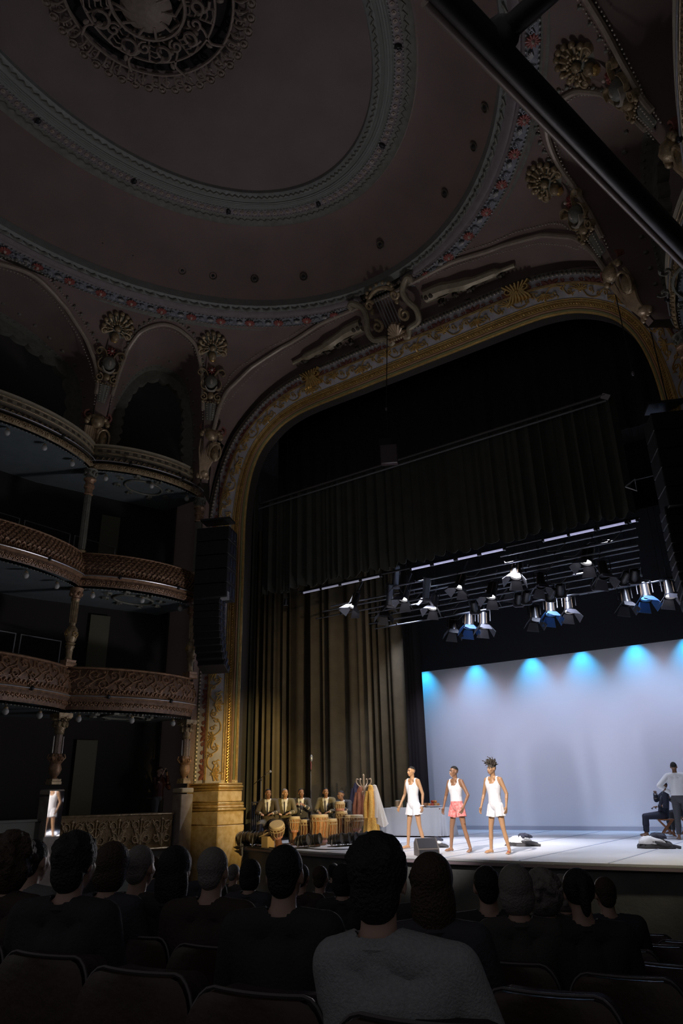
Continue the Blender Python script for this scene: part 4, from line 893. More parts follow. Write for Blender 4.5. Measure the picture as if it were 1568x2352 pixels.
# small box hanging on a cable from the arch, and a second cable at the right
for (a, b, nm) in (((889, 750), (887, 940), 'thin cable hanging from the carved lyre with a small dim lamp box below'), ((1405, 640), (1453, 858), 'thin dark cable hanging at the right from the foot of the right vault')):
    A_, B_ = atY(*a, 14.35), atY(*b, 14.35); o = empty('hanging_cable', A_, nm, 'cable')
    MB().tube([(0, 0, 0), B_-A_], .012, 6).build('cable', BLKM, o); MB().ell(B_-A_, (.035, .035, .06), 8, 5).build('end_clip', STEEL, o)
    if 'lyre' in nm:
        C_ = atY(893, 1045, 14.35); MB().tube([B_-A_, C_-A_+(0, 0, .5)], .008, 5).build('lower_wire', BLKM, o)
        MB().bbox(C_-A_, (.44, .34, .50), .02, rz=.5, rx=.25).build('lamp_box', mat('dim maroon lamp box', (.05, .035, .04), .5), o); MB().box(C_-A_+(-.1, 0, .4), (.3, .03, .2), rz=.5, rx=.5).build('flap', BLKM, o, smooth=False)
# pipes of the lighting grid
def pipe_y(name, pA, pB, Y, r, M_, label, group='overhead grid pipes'):
    A_, B_ = atY(*pA, Y), atY(*pB, Y); z = (A_[2]+B_[2])/2; return tag(MB().tube([(A_[0], Y, z), (B_[0], Y, z)], r, 8).build(name, M_), label, 'pipe', group)
rows_ = [(1150, 1290, 17.0, 1460, 1212, 'first'), (905, 1350, 17.3, 1465, 1232, 'second'), (760, 1398, 17.7, 1465, 1252, 'third'), (740, 1412, 18.2, 1468, 1262, 'fourth'), (725, 1425, 18.6, 1468, 1280, 'fifth'), (830, 1410, 19.1, 1470, 1292, 'sixth'),
         (850, 1425, 19.6, 1470, 1306, 'seventh'), (845, 1440, 20.1, 1475, 1322, 'eighth'), (860, 1430, 20.6, 1480, 1338, 'ninth'), (1330, 1368, 21.2, 1568, 1325, 'tenth')]
for a, b, Y, c, d_, od in rows_:
    o = pipe_y('grid_pipe', (c-10, d_), (c, d_), Y, .024, STEEL, f'thin grey horizontal grid pipe above the stage, {od} from the front')
    bpy.data.objects.remove(o); A_ = atY(a, b, Y); B_ = atY(c, d_, Y); z = B_[2]
    o = empty('grid_pipe', ((A_[0]+B_[0])/2, Y, z), f'thin grey horizontal grid pipe above the stage, {od} from the front', 'pipe', 'overhead grid pipes'); L = abs(B_[0]-A_[0])/2
    MB().tube([(-L, 0, 0), (L, 0, 0)], .026, 8).build('pipe', STEEL, o)
    for x in (-L*.6, L*.6): MB().tube([(x, 0, 0), (x, 0, 13.1-z)], .005, 4).build('suspension_wire', BLKM, o)
    for k in range(5):
        x = -L+L*2*(k+.5)/5; MB().bbox((x, 0, .02), (.05, .07, .09), .01).build('clamp', BLKM, o)
        if k % 2: MB().tube([(x+.2, 0, 0), (x+.22, .02, -.12), (x+.5, .02, -.16), (x+.75, 0, .02)], .008, 5).build('cable_loop', BLKM, o)
# row of tubular strip lamps along the hem of the velvet border
YS = 16.25; bt0 = atY(697, 1363.7, YS); bt1 = atY(1458, 1193.3, YS); zst = (bt0[2]+bt1[2])/2
TUBEM = mat('lit strip tube', (.6, .6, .7), .3, emit=(.50, .50, .80), estr=.62)
sb = empty('strip_batten', (bt0[0], YS, zst), 'long black batten carrying the row of pale strip lamps', 'batten')
MB().tube([(-.2, .05, .07), (bt1[0]-bt0[0]+.1, .05, .07)], .03, 8).build('pipe', BLKM, sb)
for x in (1.0, 6.5): MB().tube([(x, .05, .07), (x, .05, 13.1-zst)], .006, 4).build('suspension_wire', BLKM, sb)
xsb = [(697, 735), (740, 778), (785, 825), (832, 872), (946, 988), (997, 1042), (1052, 1096), (1106, 1155), (1250, 1302), (1309, 1363), (1377, 1434), (1449, 1459)]
for i, (a, b) in enumerate(xsb):
    f_ = lambda p: (bt0[0] + (bt1[0]-bt0[0])*((p-697)/(1458-697))*1.0)
    def xs_at(p):
        yy = 1363.7-.2239*(p-697); return float(atY(p, yy, YS)[0])
    x0, x1 = xs_at(a), xs_at(b); dim = i < 4
    o = empty('strip_lamp', ((x0+x1)/2, YS, zst), f'pale violet strip lamp on the batten, {["first","second","third","fourth","fifth","sixth","seventh","eighth","ninth","tenth","eleventh","twelfth"][i]} from the left', 'lamp', 'strip lamps under the velvet border')
    L = (x1-x0)/2; MB().tube([(-L, 0, 0), (L, 0, 0)], .030, 8).build('tube', TUBEM if not dim else mat('dim strip tube', (.6, .6, .7), .3, emit=(.45, .45, .62), estr=.28), o)
    MB().box((0, .03, .045), (2*L, .07, .03)).build('reflector', BLKM, o, smooth=False)
    for s_ in (-1, 1): MB().bbox((s_*(L+.03), .01, .02), (.06, .10, .10), .01).build('end_cap', BLKM, o)
# fixtures
def fixture(px, py, Y, label, lit=None, barn='grey', s=1.0, aim=(0, 0), kind='par'):
    P = atY(px, py, Y); o = empty('stage_light', P, label, 'stage light', 'stage lights in the overhead grid'); H = Matrix.Rotation(aim[1], 3, 'Z') @ Matrix.Rotation(aim[0], 3, 'X')
    tp = (Matrix.Rotation(aim[1], 3, 'Z') @ Matrix.Rotation(aim[0], 3, 'X')) @ Vector((0, 0, .5*s)); MB().tube([tuple(tp), (tp.x, tp.y, 13.1-P[2])], .006, 4).build('suspension_wire', BLKM, o)
    # local frame: beam along -z tilted by aim
    def T(p): return H @ Vector(p)
    def add(m, name, M_, par=o, **k): m.v = [tuple(T(Vector(v)*s)) for v in m.v]; return m.build(name, M_, par, **k)
    if kind == 'par':
        add(MB().lathe([(.05, .46), (.10, .42), (.11, .30), (.12, .10), (.145, .04), (.145, 0), (.125, 0), (.115, .08)], n=16), 'can', mat('black lamp housing', (.035, .035, .038), .35, .4))
        m = MB()
        for k in range(4): m.tube([(.135*cos(PI/4+k*PI/2), .135*sin(PI/4+k*PI/2), .02), (.12*cos(PI/4+k*PI/2), .12*sin(PI/4+k*PI/2), .38)], .008, 4)
        add(m, 'cage_rods', mat('brassy rod', (.30, .20, .12), .4, .6))
        add(MB().tube([(-.17, 0, .16), (-.17, 0, .50), (0, 0, .56), (.17, 0, .50), (.17, 0, .16)], .014, 5), 'yoke', BLKM)
        add(MB().tube([(0, 0, .56), (0, .02, .86)], .022, 6), 'hanger', STEEL)
        if lit:
            c = {'white': (1, .97, 1), 'blue': (.08, .35, 1.0)}[lit]; add(MB().lathe([(.118, .05), (.06, .02), (.0, .015)], n=14), 'lens', mat('lit %s lens' % lit, (.8, .8, .8), .2, emit=c, estr=5.0 if lit == 'white' else 3.0))
        else: add(MB().lathe([(.118, .05), (.0, .03)], n=14), 'lens', mat('dark lens', (.05, .05, .06), .15))
        c = {'grey': mat('grey barn door', (.11, .11, .13), .5, .2), 'blue': mat('blue barn door', (.03, .10, .26), .5, .1), 'dark': mat('dim barn door', (.05, .05, .055), .5, .2)}[barn]
        for k in range(4):
            a = k*PI/2+.4; ca, sa = cos(a), sin(a); w0, w1, L = .11, .17, .24; r0 = .145; r1 = r0+L*.55
            vs = [(ca*r0-sa*w0, sa*r0+ca*w0, 0), (ca*r0+sa*w0, sa*r0-ca*w0, 0), (ca*r1+sa*w1, sa*r1-ca*w1, -L*.84), (ca*r1-sa*w1, sa*r1+ca*w1, -L*.84)]
            m = MB().add(vs + [(v[0]*1.03, v[1]*1.03, v[2]) for v in vs], [(0, 1, 2, 3), (7, 6, 5, 4), (0, 4, 5, 1), (1, 5, 6, 2), (2, 6, 7, 3), (3, 7, 4, 0)]); add(m, 'barn_door', c, smooth=False)
    elif kind == 'frame':                                  # square colour frame with a round hole
        m = MB(); n = 20; vs = []; 
        for z in (0, .02):
            for k in range(n): a = 2*PI*k/n; vs.append((.10*cos(a), .10*sin(a), z))
            for k in range(n): a = 2*PI*k/n; q = .16/max(abs(cos(a)), abs(sin(a))); vs.append((q*cos(a), q*sin(a), z))
        fs = []
        for k in range(n): j = (k+1) % n; fs += [(k, j, n+j, n+k), (2*n+k, 3*n+k, 3*n+j, 2*n+j), (k, 2*n+k, 2*n+j, j), (n+k, n+j, 3*n+j, 3*n+k)]
        add(m.add(vs, fs), 'colour_frame', mat('pale square frame', (.24, .24, .27), .5, .1), smooth=False)
        add(MB().lathe([(.07, .44), (.11, .36), (.115, .03), (.115, .02), (.10, .10)], n=14), 'can', mat('black lamp housing', (1, 1, 1))); add(MB().tube([(-.14, 0, .2), (-.14, 0, .5), (.14, 0, .5), (.14, 0, .2)], .012, 5), 'yoke', BLKM)
    else:                                                  # long tilted lantern body
        add(MB().bbox((0, 0, .36), (.18, .20, .72), .03), 'body', mat('blue grey lantern body', (.14, .16, .20), .4, .4)); add(MB().bbox((.0, .0, .0), (.26, .26, .10), .02), 'front_frame', mat('grey barn door', (1, 1, 1)))
        for s_ in (-1, 1): add(MB().bbox((s_*.2, 0, -.10), (.20, .24, .012), .003, ry=s_*.9), 'shutter', mat('grey barn door', (1, 1, 1)))
        add(MB().tube([(-.13, 0, .36), (-.15, 0, .72), (.15, 0, .72), (.13, 0, .36)], .012, 5), 'yoke', BLKM)
    return o
LW = [(808, 1394, 17.2, 1.15, 'leftmost lit white lamp with open barn doors'), (925, 1377, 17.6, 1.2, 'brightly lit white lamp beside the leaning lantern'), (992, 1397, 18.0, 1.1, 'lit white lamp below the leaning blue grey lantern'), (1053, 1349, 17.6, 1.15, 'lit lamp hanging high left of centre in the grid'),
      (1126, 1371, 18.3, 1.2, 'lit lamp with a bright white crescent left of the square frames'), (1184, 1325, 17.6, 1.2, 'lit lamp in the middle of the grid with one pale flap'), (1345, 1292, 17.8, 1.25, 'highest lit lamp at the right of the grid')]
for i, (x, y, Y, s_, lb) in enumerate(LW): fixture(x, y, Y, lb, 'white', 'grey', s_*.92, (-.42, -.5+.2*(i % 3)))
for (x, y, Y, s_, lb) in ((1243, 1348, 18.2, 1.1, 'unlit lamp with two pale flaps near the middle of the grid'), (1388, 1325, 18.2, 1.2, 'unlit lamp with a broad pale flap right of the highest lit lamp')): fixture(x, y, Y, lb, None, 'grey', s_*.9, (-.35, .3))
for (x, y, lb) in ((1077, 1441, 'leftmost blue lamp, low in the grid'), (1265, 1411, 'middle blue lamp with blue barn doors'), (1484, 1376, 'rightmost blue lamp, near the right edge of the photo')): fixture(x, y, 21.0, lb, 'blue', 'blue', 1.2, (-.35, .2))
for (x, y, lb) in ((1112, 1440, 'white lamp immediately right of the leftmost blue lamp'), (1308, 1405, 'white lamp immediately right of the middle blue lamp'), (1540, 1370, 'white lamp at the far right above the back cloth')): fixture(x, y, 21.0, lb, 'white', 'grey', 1.15, (-.3, .2))
for (x, y, lb) in ((1040, 1450, 'unlit dark lamp left of the leftmost blue lamp'), (1228, 1425, 'unlit dark lamp left of the middle blue lamp'), (1438, 1388, 'unlit dark lamp left of the rightmost blue lamp'), (882, 1412, 'small unlit lamp low on the left of the grid'), (1172, 1358, 'unlit lamp left of the first high square frame')): fixture(x, y, 21.0 if x != 882 else 19.5, lb, None, 'dark', 1.1, (-.3, .25))
for i, (x, y) in enumerate(((1091, 1402), (1208, 1380), (1262, 1374), (1287, 1364), (1370, 1347), (1431, 1337), (1457, 1332), (1190, 1385))):
    fixture(x, y, 19.6, f'square pale colour frame with a round hole, {["second","fourth","fifth","sixth","seventh","eighth","ninth","third"][i]} from the left in the low row', None, 'grey', 1.0, (1.15, .35+.15*(i % 3)), 'frame')
for i, (x, y, r_, lb) in enumerate(((907, 1350, .5, 'long blue grey lantern leaning left, the uppermost of two'), (893, 1392, .5, 'long blue grey lantern leaning left, the lower of two'), (977, 1378, .6, 'long blue grey lantern leaning left beside the third lit lamp'), (655, 1390, .9, 'small round lamp alone at the left end under the velvet border'))):
    fixture(x, y, 17.4, lb, None, 'grey', .9 if i < 3 else .5, (.35, .9), 'long' if i < 3 else 'frame')
# white truss end and arm at the right edge
for i, (x, y) in enumerate(((1436, 1118), (1556, 1085))):
    P = atY(x, y, 15.6); o = empty('truss_bracket', P, ('white triangular bracket at the end of a thin arm on the right' if i == 0 else 'white slatted lamp bracket at the extreme right edge'), 'bracket')
    MB().tube([(0, 0, 0), (.22, 0, .12), (.22, 0, -.16), (0, 0, 0)], .02, 5).build('triangle', ALU, o); MB().tube([(.2, 0, .1), (1.5, 0, .1)], .012, 5).build('arm', STEEL, o)
    if i: 
        for k in range(4): MB().bbox((.05+.09*k, -.02, .12-.05*k), (.05, .02, .3), .005, ry=.6).build('slat', ALU, o)
# dark loudspeaker hung at the right of the opening (mirrors the left one)
ra = copy_tree(la); ra['label'] = 'dark loudspeaker array hung at the right of the stage opening'; ra.location = (-2.05, 14.9, 4.55)
# ------------------------------------------------------------------ people
SKIN = mat('deep brown skin', (.30, .155, .085), .42, 0, .05, 60); SKIN2 = mat('warm brown skin', (.48, .27, .14), .42, 0, .05, 60); SKIN3 = mat('pale skin', (.50, .33, .26), .5, 0, .05, 60)
WHITE = mat('white cotton', (.84, .84, .85), .8, 0, .15, 60); CORAL = mat('coral print cotton', (.80, .17, .16), .8, 0, .1, 30, 0, 22, col2=(.85, .42, .38))
NAVY = mat('navy suit cloth', (.035, .038, .062), .8, 0, .1, 80); OLIVE = mat('olive brown suit cloth', (.14, .115, .060), .8, 0, .1, 80); DKOL = mat('dark brown suit cloth', (.07, .055, .038), .8, 0, .1, 80); CHAR = mat('charcoal suit cloth', (.055, .053, .055), .8, 0, .1, 80)
TROU = mat('grey trouser cloth', (.075, .075, .085), .8, 0, .1, 80); HAIRB = mat('black hair', (.012, .010, .009), .6, 0, .8, 90); HAIRG = mat('grey hair', (.22, .20, .19), .7, 0, .6, 90); HAIRN = mat('brown hair', (.055, .033, .02), .6, 0, .8, 90)
EYEM = mat('eye white', (.75, .72, .68), .3); PUP = mat('dark pupil', (.01, .01, .01), .2); LIPM = mat('lip tone', (.30, .11, .09), .5)
def V3(*a): return np.array(a, float)
def capsule(m, a, b, ra, rb, n=12, fl=None):
    """closed tapered capsule; fl=(axis vector, factor) flattens it"""
    a, b = np.array(a, float), np.array(b, float); d = b-a; L = np.linalg.norm(d); d = d/L if L > 1e-6 else V3(0, 0, 1)
    u = np.cross(d, V3(0, 1, 0.01)); u /= np.linalg.norm(u); w_ = np.cross(d, u); vs = []
    st = [(-sin(t)*1, cos(t), 0) for t in (1.2, .75, .35)] + [(0, 1, 0), (0, 1, 1)] + [(sin(t), cos(t), 1) for t in (.35, .75, 1.2)]
    for k0, rr, e in st:
        r = ra if e == 0 else rb; c = (a if e == 0 else b)+d*k0*r
        for k in range(n):
            an = 2*PI*k/n; o = (u*cos(an)+w_*sin(an))*r*rr
            if fl is not None: o = o-fl[0]*np.dot(o, fl[0])*(1-fl[1])
            vs.append(c+o)
    fs = []
    for i in range(len(st)-1):
        for k in range(n): A_, B_ = i*n+k, i*n+(k+1) % n; fs.append((A_, B_, B_+n, A_+n))
    fs += [tuple(range(n-1, -1, -1)), tuple((len(st)-1)*n+k for k in range(n))]
    m.add(vs, fs)
def remesh(m, voxel, smooth=4):
    me = bpy.data.meshes.new('t'); me.from_pydata(m.v, [], m.f); o = bpy.data.objects.new('t', me); COL.objects.link(o)
    md = o.modifiers.new('r', 'REMESH'); md.mode = 'VOXEL'; md.voxel_size = voxel; md.use_smooth_shade = True
    if smooth: s_ = o.modifiers.new('s', 'SMOOTH'); s_.iterations = smooth; s_.factor = .5
    dg = bpy.context.evaluated_depsgraph_get(); ev = o.evaluated_get(dg); out = bpy.data.meshes.new_from_object(ev)
    bpy.data.objects.remove(o); bpy.data.meshes.remove(me); return out
def rotx(p, a): return V3(p[0], p[1]*cos(a)-p[2]*sin(a), p[1]*sin(a)+p[2]*cos(a))
def rotz(p, a): return V3(p[0]*cos(a)-p[1]*sin(a), p[0]*sin(a)+p[1]*cos(a), p[2])
def hand(m, w_, dirv, palm, s=1.0, curl=.5, side=1):
    """palm and five separate fingers; dirv: along the fingers, palm: palm normal"""
    d = np.array(dirv, float); d /= np.linalg.norm(d); p = np.array(palm, float); p -= d*np.dot(p, d); p /= np.linalg.norm(p); t = np.cross(d, p)*side
    capsule(m, w_, w_+d*.03*s, .022*s, .026*s, 8); capsule(m, w_+d*.035*s-t*.018*s, w_+d*.085*s-t*.024*s, .017*s, .016*s, 8); capsule(m, w_+d*.035*s+t*.016*s, w_+d*.085*s+t*.022*s, .018*s, .016*s, 8)
    for k, (o_, L) in enumerate(((.034, .072), (.012, .082), (-.011, .076), (-.033, .060))):
        b0 = w_+d*.09*s+t*o_*s; dd = d*cos(curl*.5)+p*sin(curl*.5)+t*o_*3.0; dd /= np.linalg.norm(dd); d2 = d*cos(curl*1.4)+p*sin(curl*1.4); b1 = b0+dd*L*.5*s; capsule(m, b0, b1, .0088*s, .0082*s, 7); capsule(m, b1, b1+d2*L*.5*s, .0080*s, .0068*s, 7)
    b0 = w_+d*.03*s+t*.026*s; b1 = b0+(t*.75+d*.6+p*.25)*.038*s; capsule(m, b0, b1, .0125*s, .0105*s, 7); capsule(m, b1, b1+(t*.3+d*.9+p*.3)*.030*s, .010*s, .008*s, 7)
def head(m, c, yaw, nod=0.0, s=1.0, ears=True, fat=1.0):
    """head centred at c looking along -y turned by yaw"""
    def T(x, y, z): return c+rotz(rotx(V3(x, y, z)*s, nod), yaw)
    R = (Matrix.Rotation(yaw, 3, 'Z') @ Matrix.Rotation(nod, 3, 'X'))
    m.ell(T(0, .012, .030), (.076*s*fat, .096*s, .092*s), 16, 10, R); m.ell(T(0, -.022, -.038), (.060*s*fat, .070*s, .070*s), 14, 8, R); m.ell(T(0, -.060, -.088), (.028*s, .024*s, .022*s), 8, 6, R)
    m.ell(T(0, -.076, .028), (.052*s, .016*s, .012*s), 10, 6, R)
    capsule(m, T(0, -.082, .015), T(0, -.104, -.022), .010*s, .016*s, 8); 
    for k in (-1, 1): m.ell(T(k*.014, -.096, -.028), (.010*s, .011*s, .009*s), 6, 5, R); m.ell(T(k*.045, -.058, -.018), (.020*s, .022*s, .022*s), 8, 6, R)
    m.ell(T(0, -.088, -.056), (.026*s, .012*s, .008*s), 8, 5, R); m.ell(T(0, -.085, -.067), (.022*s, .011*s, .008*s), 8, 5, R)
    if ears:
        for k in (-1, 1): m.ell(T(k*.079*fat, .012, -.008), (.010*s, .020*s, .032*s), 8, 6, R)
    return T, R
def face_parts(o, T, R, s, skin_lip=LIPM):
    m = MB()
    for k in (-1, 1): m = MB(); m.ell(T(k*.030, -.083, .008), (.013*s, .007*s, .007*s), 8, 5, R); e = m.build('eye', EYEM, o); m = MB(); m.ell(T(k*.030, -.0885, .008), (.0055*s,)*3, 6, 4, R); m.build('pupil', PUP, e)
    for k in (-1, 1): m = MB(); m.tube([T(k*.014, -.092, .030), T(k*.032, -.092, .034), T(k*.050, -.080, .028)], .0045*s, 5); m.build('eyebrow', HAIRB, o)
    m = MB(); m.ell(T(0, -.0965, -.061), (.023*s, .006*s, .008*s), 8, 5, R); m.build('lips', skin_lip, o)
class Body:
    """a posed figure; J holds joints, all in metres in the figure's own frame (facing -y)"""
    def __init__(s, J, build=1.0, yaw=0.0, nod=0.0, hs=1.0, voxel=.010, hands=True, curl=.5, bare=True, chest=1.0, ears=True, facing=(0, -1, 0)):
        s.J = J; s.seg = []; m = MB(); B = build; s.hs = hs
        def seg(nm, a, b, ra, rb, fl=None):
            capsule(m, a, b, ra, rb, 14, fl); s.seg.append((nm, np.array(a, float), np.array(b, float), ra, rb))
        pel, ch, nk = J['pelvis'], J['chest'], J['neck']; FY = np.array(facing, float); fl = (FY, .72)
        hipv = J['hipL']-J['hipR']; shv = J['shL']-J['shR']
        seg('torso', pel+hipv*.22, pel-hipv*.22, .115*B, .115*B, fl); seg('torso', pel, (pel+ch)/2, .150*B, .142*B*chest, fl); seg('torso', (pel+ch)/2, ch, .142*B, .130*B*chest, fl)
        seg('torso', (pel+ch)/2+shv*.12, ch+shv*.20, .095*B, .110*B*chest, fl); seg('torso', (pel+ch)/2-shv*.12, ch-shv*.20, .095*B, .110*B*chest, fl)
        seg('torso', ch+shv*.22, J['shL']*.9+ch*.1, .10*B*chest, .066*B, (FY, .82)); seg('torso', ch-shv*.22, J['shR']*.9+ch*.1, .10*B*chest, .066*B, (FY, .82))
        seg('torso', nk+V3(0, .01, -.045), J['shL'], .052*B, .050*B); seg('torso', nk+V3(0, .01, -.045), J['shR'], .052*B, .050*B); seg('torso', ch, nk+V3(0, .005, -.07), .085*B, .06*B)
        hc = J['head']; seg('neck', nk+V3(0, .008, -.05), hc+V3(0, .015, -.05), .056*B**.5, .052)
        for q in 'LR':
            sh, el, wr = J['sh'+q], J['el'+q], J['wr'+q]; seg('uarm'+q, sh, el, .052*B, .038*B); seg('uarm'+q, sh, sh*.6+el*.4, .050*B, .044*B)
            seg('farm'+q, el, wr, .037*B, .024*B); seg('farm'+q, el, el*.6+wr*.4, .036*B, .036*B)
            hp, kn, an = J['hip'+q], J['kn'+q], J['an'+q]; seg('thigh'+q, hp, kn, .088*B, .052*B); seg('shin'+q, kn, an, .050*B, .034*B); mid = kn*.68+an*.32+(np.cross(hipv, kn-an)/max(1e-6, np.linalg.norm(np.cross(hipv, kn-an))))*(.012); capsule(m, kn*.85+an*.15, kn*.5+an*.5, .046*B, .050*B, 12)
            ft = J['ft'+q]; an0 = an; seg('foot'+q, an+V3(0, 0, -.035), an+(ft-an)*.85+V3(0, 0, 0), .036, .028, None); heel = an-(ft-an)*V3(1, 1, 0)*.18+V3(0, 0, -.048); capsule(m, an+V3(0, 0, -.03), heel, .034, .028, 10)
            tdir = (ft-an)*V3(1, 1, 0); tn = np.linalg.norm(tdir) or 1; tdir /= tn; sd = V3(-tdir[1], tdir[0], 0)
            for k in range(5): b0 = ft-tdir*.035+sd*(k-2)*.017; b0[2] = ft[2]; capsule(m, b0, b0+tdir*(.05-.006*abs(k-1.2)), .013, .010, 6)
            if hands: 
                dv = J.get('hd'+q, (wr-el)); hand(m, wr, dv, J.get('pm'+q, V3(1 if q == 'R' else -1, 0, 0)), 1.0, curl, 1 if q == 'R' else -1)
        s.T, s.R = head(m, hc, yaw, nod, hs, ears); s.hc = hc; s.mesh = remesh(m, voxel, 3)
        n = len(s.mesh.vertices); co = np.empty(n*3, 'f'); s.mesh.vertices.foreach_get('co', co); s.co = co.reshape(-1, 3).astype(float)
        no = np.empty(n*3, 'f'); s.mesh.vertex_normals.foreach_get('vector', no); s.no = no.reshape(-1, 3).astype(float)
        best = np.full(n, 9.0); s.lab = np.full(n, 'head', dtype=object); s.t = np.zeros(n)
        hd = np.linalg.norm((s.co-hc-V3(0, 0, 0))/V3(.085, .11, .125)/hs, axis=1)-1; best = hd*.1
        for nm, a, b, ra, rb in s.seg:
            d = b-a; L2 = max(1e-9, np.dot(d, d)); t = np.clip(((s.co-a)@d)/L2, 0, 1); r = np.linalg.norm(s.co-(a+t[:, None]*d), axis=1)-(ra+(rb-ra)*t)
            k = r < best-.0005; best[k] = r[k]; s.lab[k] = nm; tt = ((s.co-a)@d)/L2; s.t[k] = tt[k]
        for q in 'LR':                                        # hands are what lies beyond the wrist
            wr, el = J['wr'+q], J['el'+q]; d = (wr-el)/np.linalg.norm(wr-el); k = (s.lab == 'farm'+q) & (((s.co-wr)@d) > .012); s.lab[k] = 'hand'
    def body(s, parent, skin):
        me = s.mesh; me.name = 'body'; me.materials.clear(); me.materials.append(skin); o = bpy.data.objects.new('body', me); COL.objects.link(o); o.parent = parent; return o
    def cloth(s, name, M_, parent, sel, off, extra=None, label=None):
        """garment grown from the body surface: sel(lab,t,co,no)->mask, off = gap"""
        mask = sel(s.lab, s.t, s.co, s.no); fs = [tuple(p.vertices) for p in s.mesh.polygons if all(mask[v] for v in p.vertices)]
        used = sorted({v for f in fs for v in f}); idx = {v: i for i, v in enumerate(used)}
        P = s.co[used]+s.no[used]*(off if np.isscalar(off) else off[used][:, None])
        if extra is not None: P = extra(P, s.co[used], s.lab[used], s.t[used])
        m = MB(); m.add(P, [tuple(idx[v] for v in f) for f in fs])
        # hem: edges used once get a narrow turn-in
        from collections import Counter
        ec = Counter()
        for f in fs:
            for i in range(len(f)): a, b = idx[f[i]], idx[f[(i+1) % len(f)]]; ec[(min(a, b), max(a, b))] += 1
        inner = {}
        for (a, b), c in ec.items():
            if c == 1:
                for v in (a, b):
                    if v not in inner: inner[v] = len(m.v); q = used[v]; m.v.append(tuple(P[v]-s.no[q]*min(.008, off*.6 if np.isscalar(off) else .008)))
                m.f.append((a, b, inner[b], inner[a]))
        return m.build(name, M_, parent, label=label)
def standing(H=1.78, stance=.22, armsp=.10, lean=0.0, bend=(.12, .12), twist=0.0, front=0.0, footout=.35):
    k = H/1.78; J = {}
    J['pelvis'] = V3(0, 0, .97)*k; J['chest'] = V3(0, -.01-lean*.3, 1.30)*k; J['neck'] = V3(0, -.005-lean*.5, 1.52)*k; J['head'] = V3(0, -.02-lean*.6, 1.655)*k
    for q, sg in (('L', 1), ('R', -1)):
        J['hip'+q] = V3(sg*.085, 0, .92)*k; J['kn'+q] = V3(sg*(.085+stance*.25), -.02+front*sg*.3, .50)*k; J['an'+q] = V3(sg*(.085+stance*.5), .02+front*sg, .085)*k
        J['ft'+q] = J['an'+q]+V3(sg*sin(footout)*.14, -cos(footout)*.14, -.062)*k; J['ft'+q][2] = .022
        J['sh'+q] = V3(sg*.185, 0-lean*.4, 1.445)*k; b = bend[0 if q == 'L' else 1]
        J['el'+q] = J['sh'+q]+V3(sg*armsp, .02, -.29)*k; J['wr'+q] = J['el'+q]+V3(sg*.02, -b, -.245)*k; J['pm'+q] = V3(-sg, 0, 0)
    return J
def place(J, o=None): return J
def face_to(x0, y0, x1, y1): return math.atan2(x1-x0, -(y1-y0))      # turn a figure that looks along -y towards a point
# --- the three dancers
TANK = lambda lab, t, co, no, J=None: None
def dancer(px, py, H, rz, yaw, label, shorts, hair, J=None, skin=SKIN2, tanklow=0.0):
    P = atZ(px, py); P[2] = 0; o = empty('person', P, label, 'person', None, rz); J = J or standing(H); k = H/1.78
    B = Body(J, .95, yaw, 0.0, 1.0, .0095, True, .55); B.body(o, skin)
    shx = .185*k
    def tank(lab, t, co, no):
        z = co[:, 2]/k; x = np.abs(co[:, 0])/k; up = np.minimum(1, np.maximum(0, (z-1.30)/.17))
        front = co[:, 1] < 0; neck = np.where(front, (z > 1.36+.012/(np.maximum(.001, .085-x)) * 0) & (x < .098*np.clip((z-1.31)/.11, 0, 1)), (x < .09) & (z > 1.42))
        core = ((lab == 'torso') | (lab == 'neck') | np.char.startswith(lab.astype(str), 'thigh')) & (z > .93) & (z < 1.505) & (x < .200-.052*up)
        return core & ~neck
    B.cloth('tank_top', WHITE, o, tank, .010)
    def sh(lab, t, co, no):
        z = co[:, 2]/k; st = lab.astype(str); return ((lab == 'torso') & (z < 1.04)) | (np.char.startswith(st, 'thigh') & (t < .50) & (z > .68))
    def flare(P, co, lab, t):
        Q = P.copy(); z = co[:, 2]/k; f_ = np.clip((.98-z)/.28, 0, 1)
        for i in range(len(Q)):
            sg = 1 if co[i, 0] > 0 else -1; cx = sg*.105*k; d = Q[i, :2]-V3(cx, 0, 0)[:2]; n_ = np.linalg.norm(d)+1e-6; a = math.atan2(d[1], d[0]); Q[i, :2] += d/n_*(.028*f_[i]*(1+.35*sin(a*7+sg)))
        return Q
    B.cloth('shorts', shorts, o, sh, .014, flare)
    face_parts(o, B.T, B.R, 1.0)
    if hair == 'cropped': B.cloth('cropped_hair', HAIRB, o, lambda lab, t, co, no: (lab == 'head') & (((co-B.hc)@np.array(B.R @ Vector((0, .35, 1)))) > .052), .003)
    elif hair == 'locks':
        m = MB(); r_ = np.random.default_rng(3)
        for i in range(110):
            a = r_.uniform(0, 2*PI); e = r_.uniform(.35, 1.5); d = V3(cos(a)*cos(e), sin(a)*cos(e)*.9+.1, sin(e)); b0 = B.hc+V3(0, .01, .03)+d*V3(.07, .09, .085)
            L = r_.uniform(.03, .11); sw = V3(r_.uniform(-.09, .03), r_.uniform(-.04, .04), r_.uniform(-.02, .06)); m.tube(catmull([b0, b0+d*L*.5+V3(0, 0, .02), b0+d*L*.9+sw], 3), [.011]*4+[.008]*3, 5)
        m.ell(B.hc+V3(0, .015, .045), (.08, .10, .085), 14, 8); m.build('hair_locks', mat('dusty dark locks', (.07, .055, .04), .8, 0, .5, 60), o)
    return o, B
d1, b1_ = dancer(955, 1950, 1.80, -.25, -.15, 'leftmost standing dancer in white vest and white shorts, arms hanging, beside the dark wedge', WHITE, 'cropped', standing(1.80, .26, .11, 0, (.06, .16), front=.05), SKIN2)
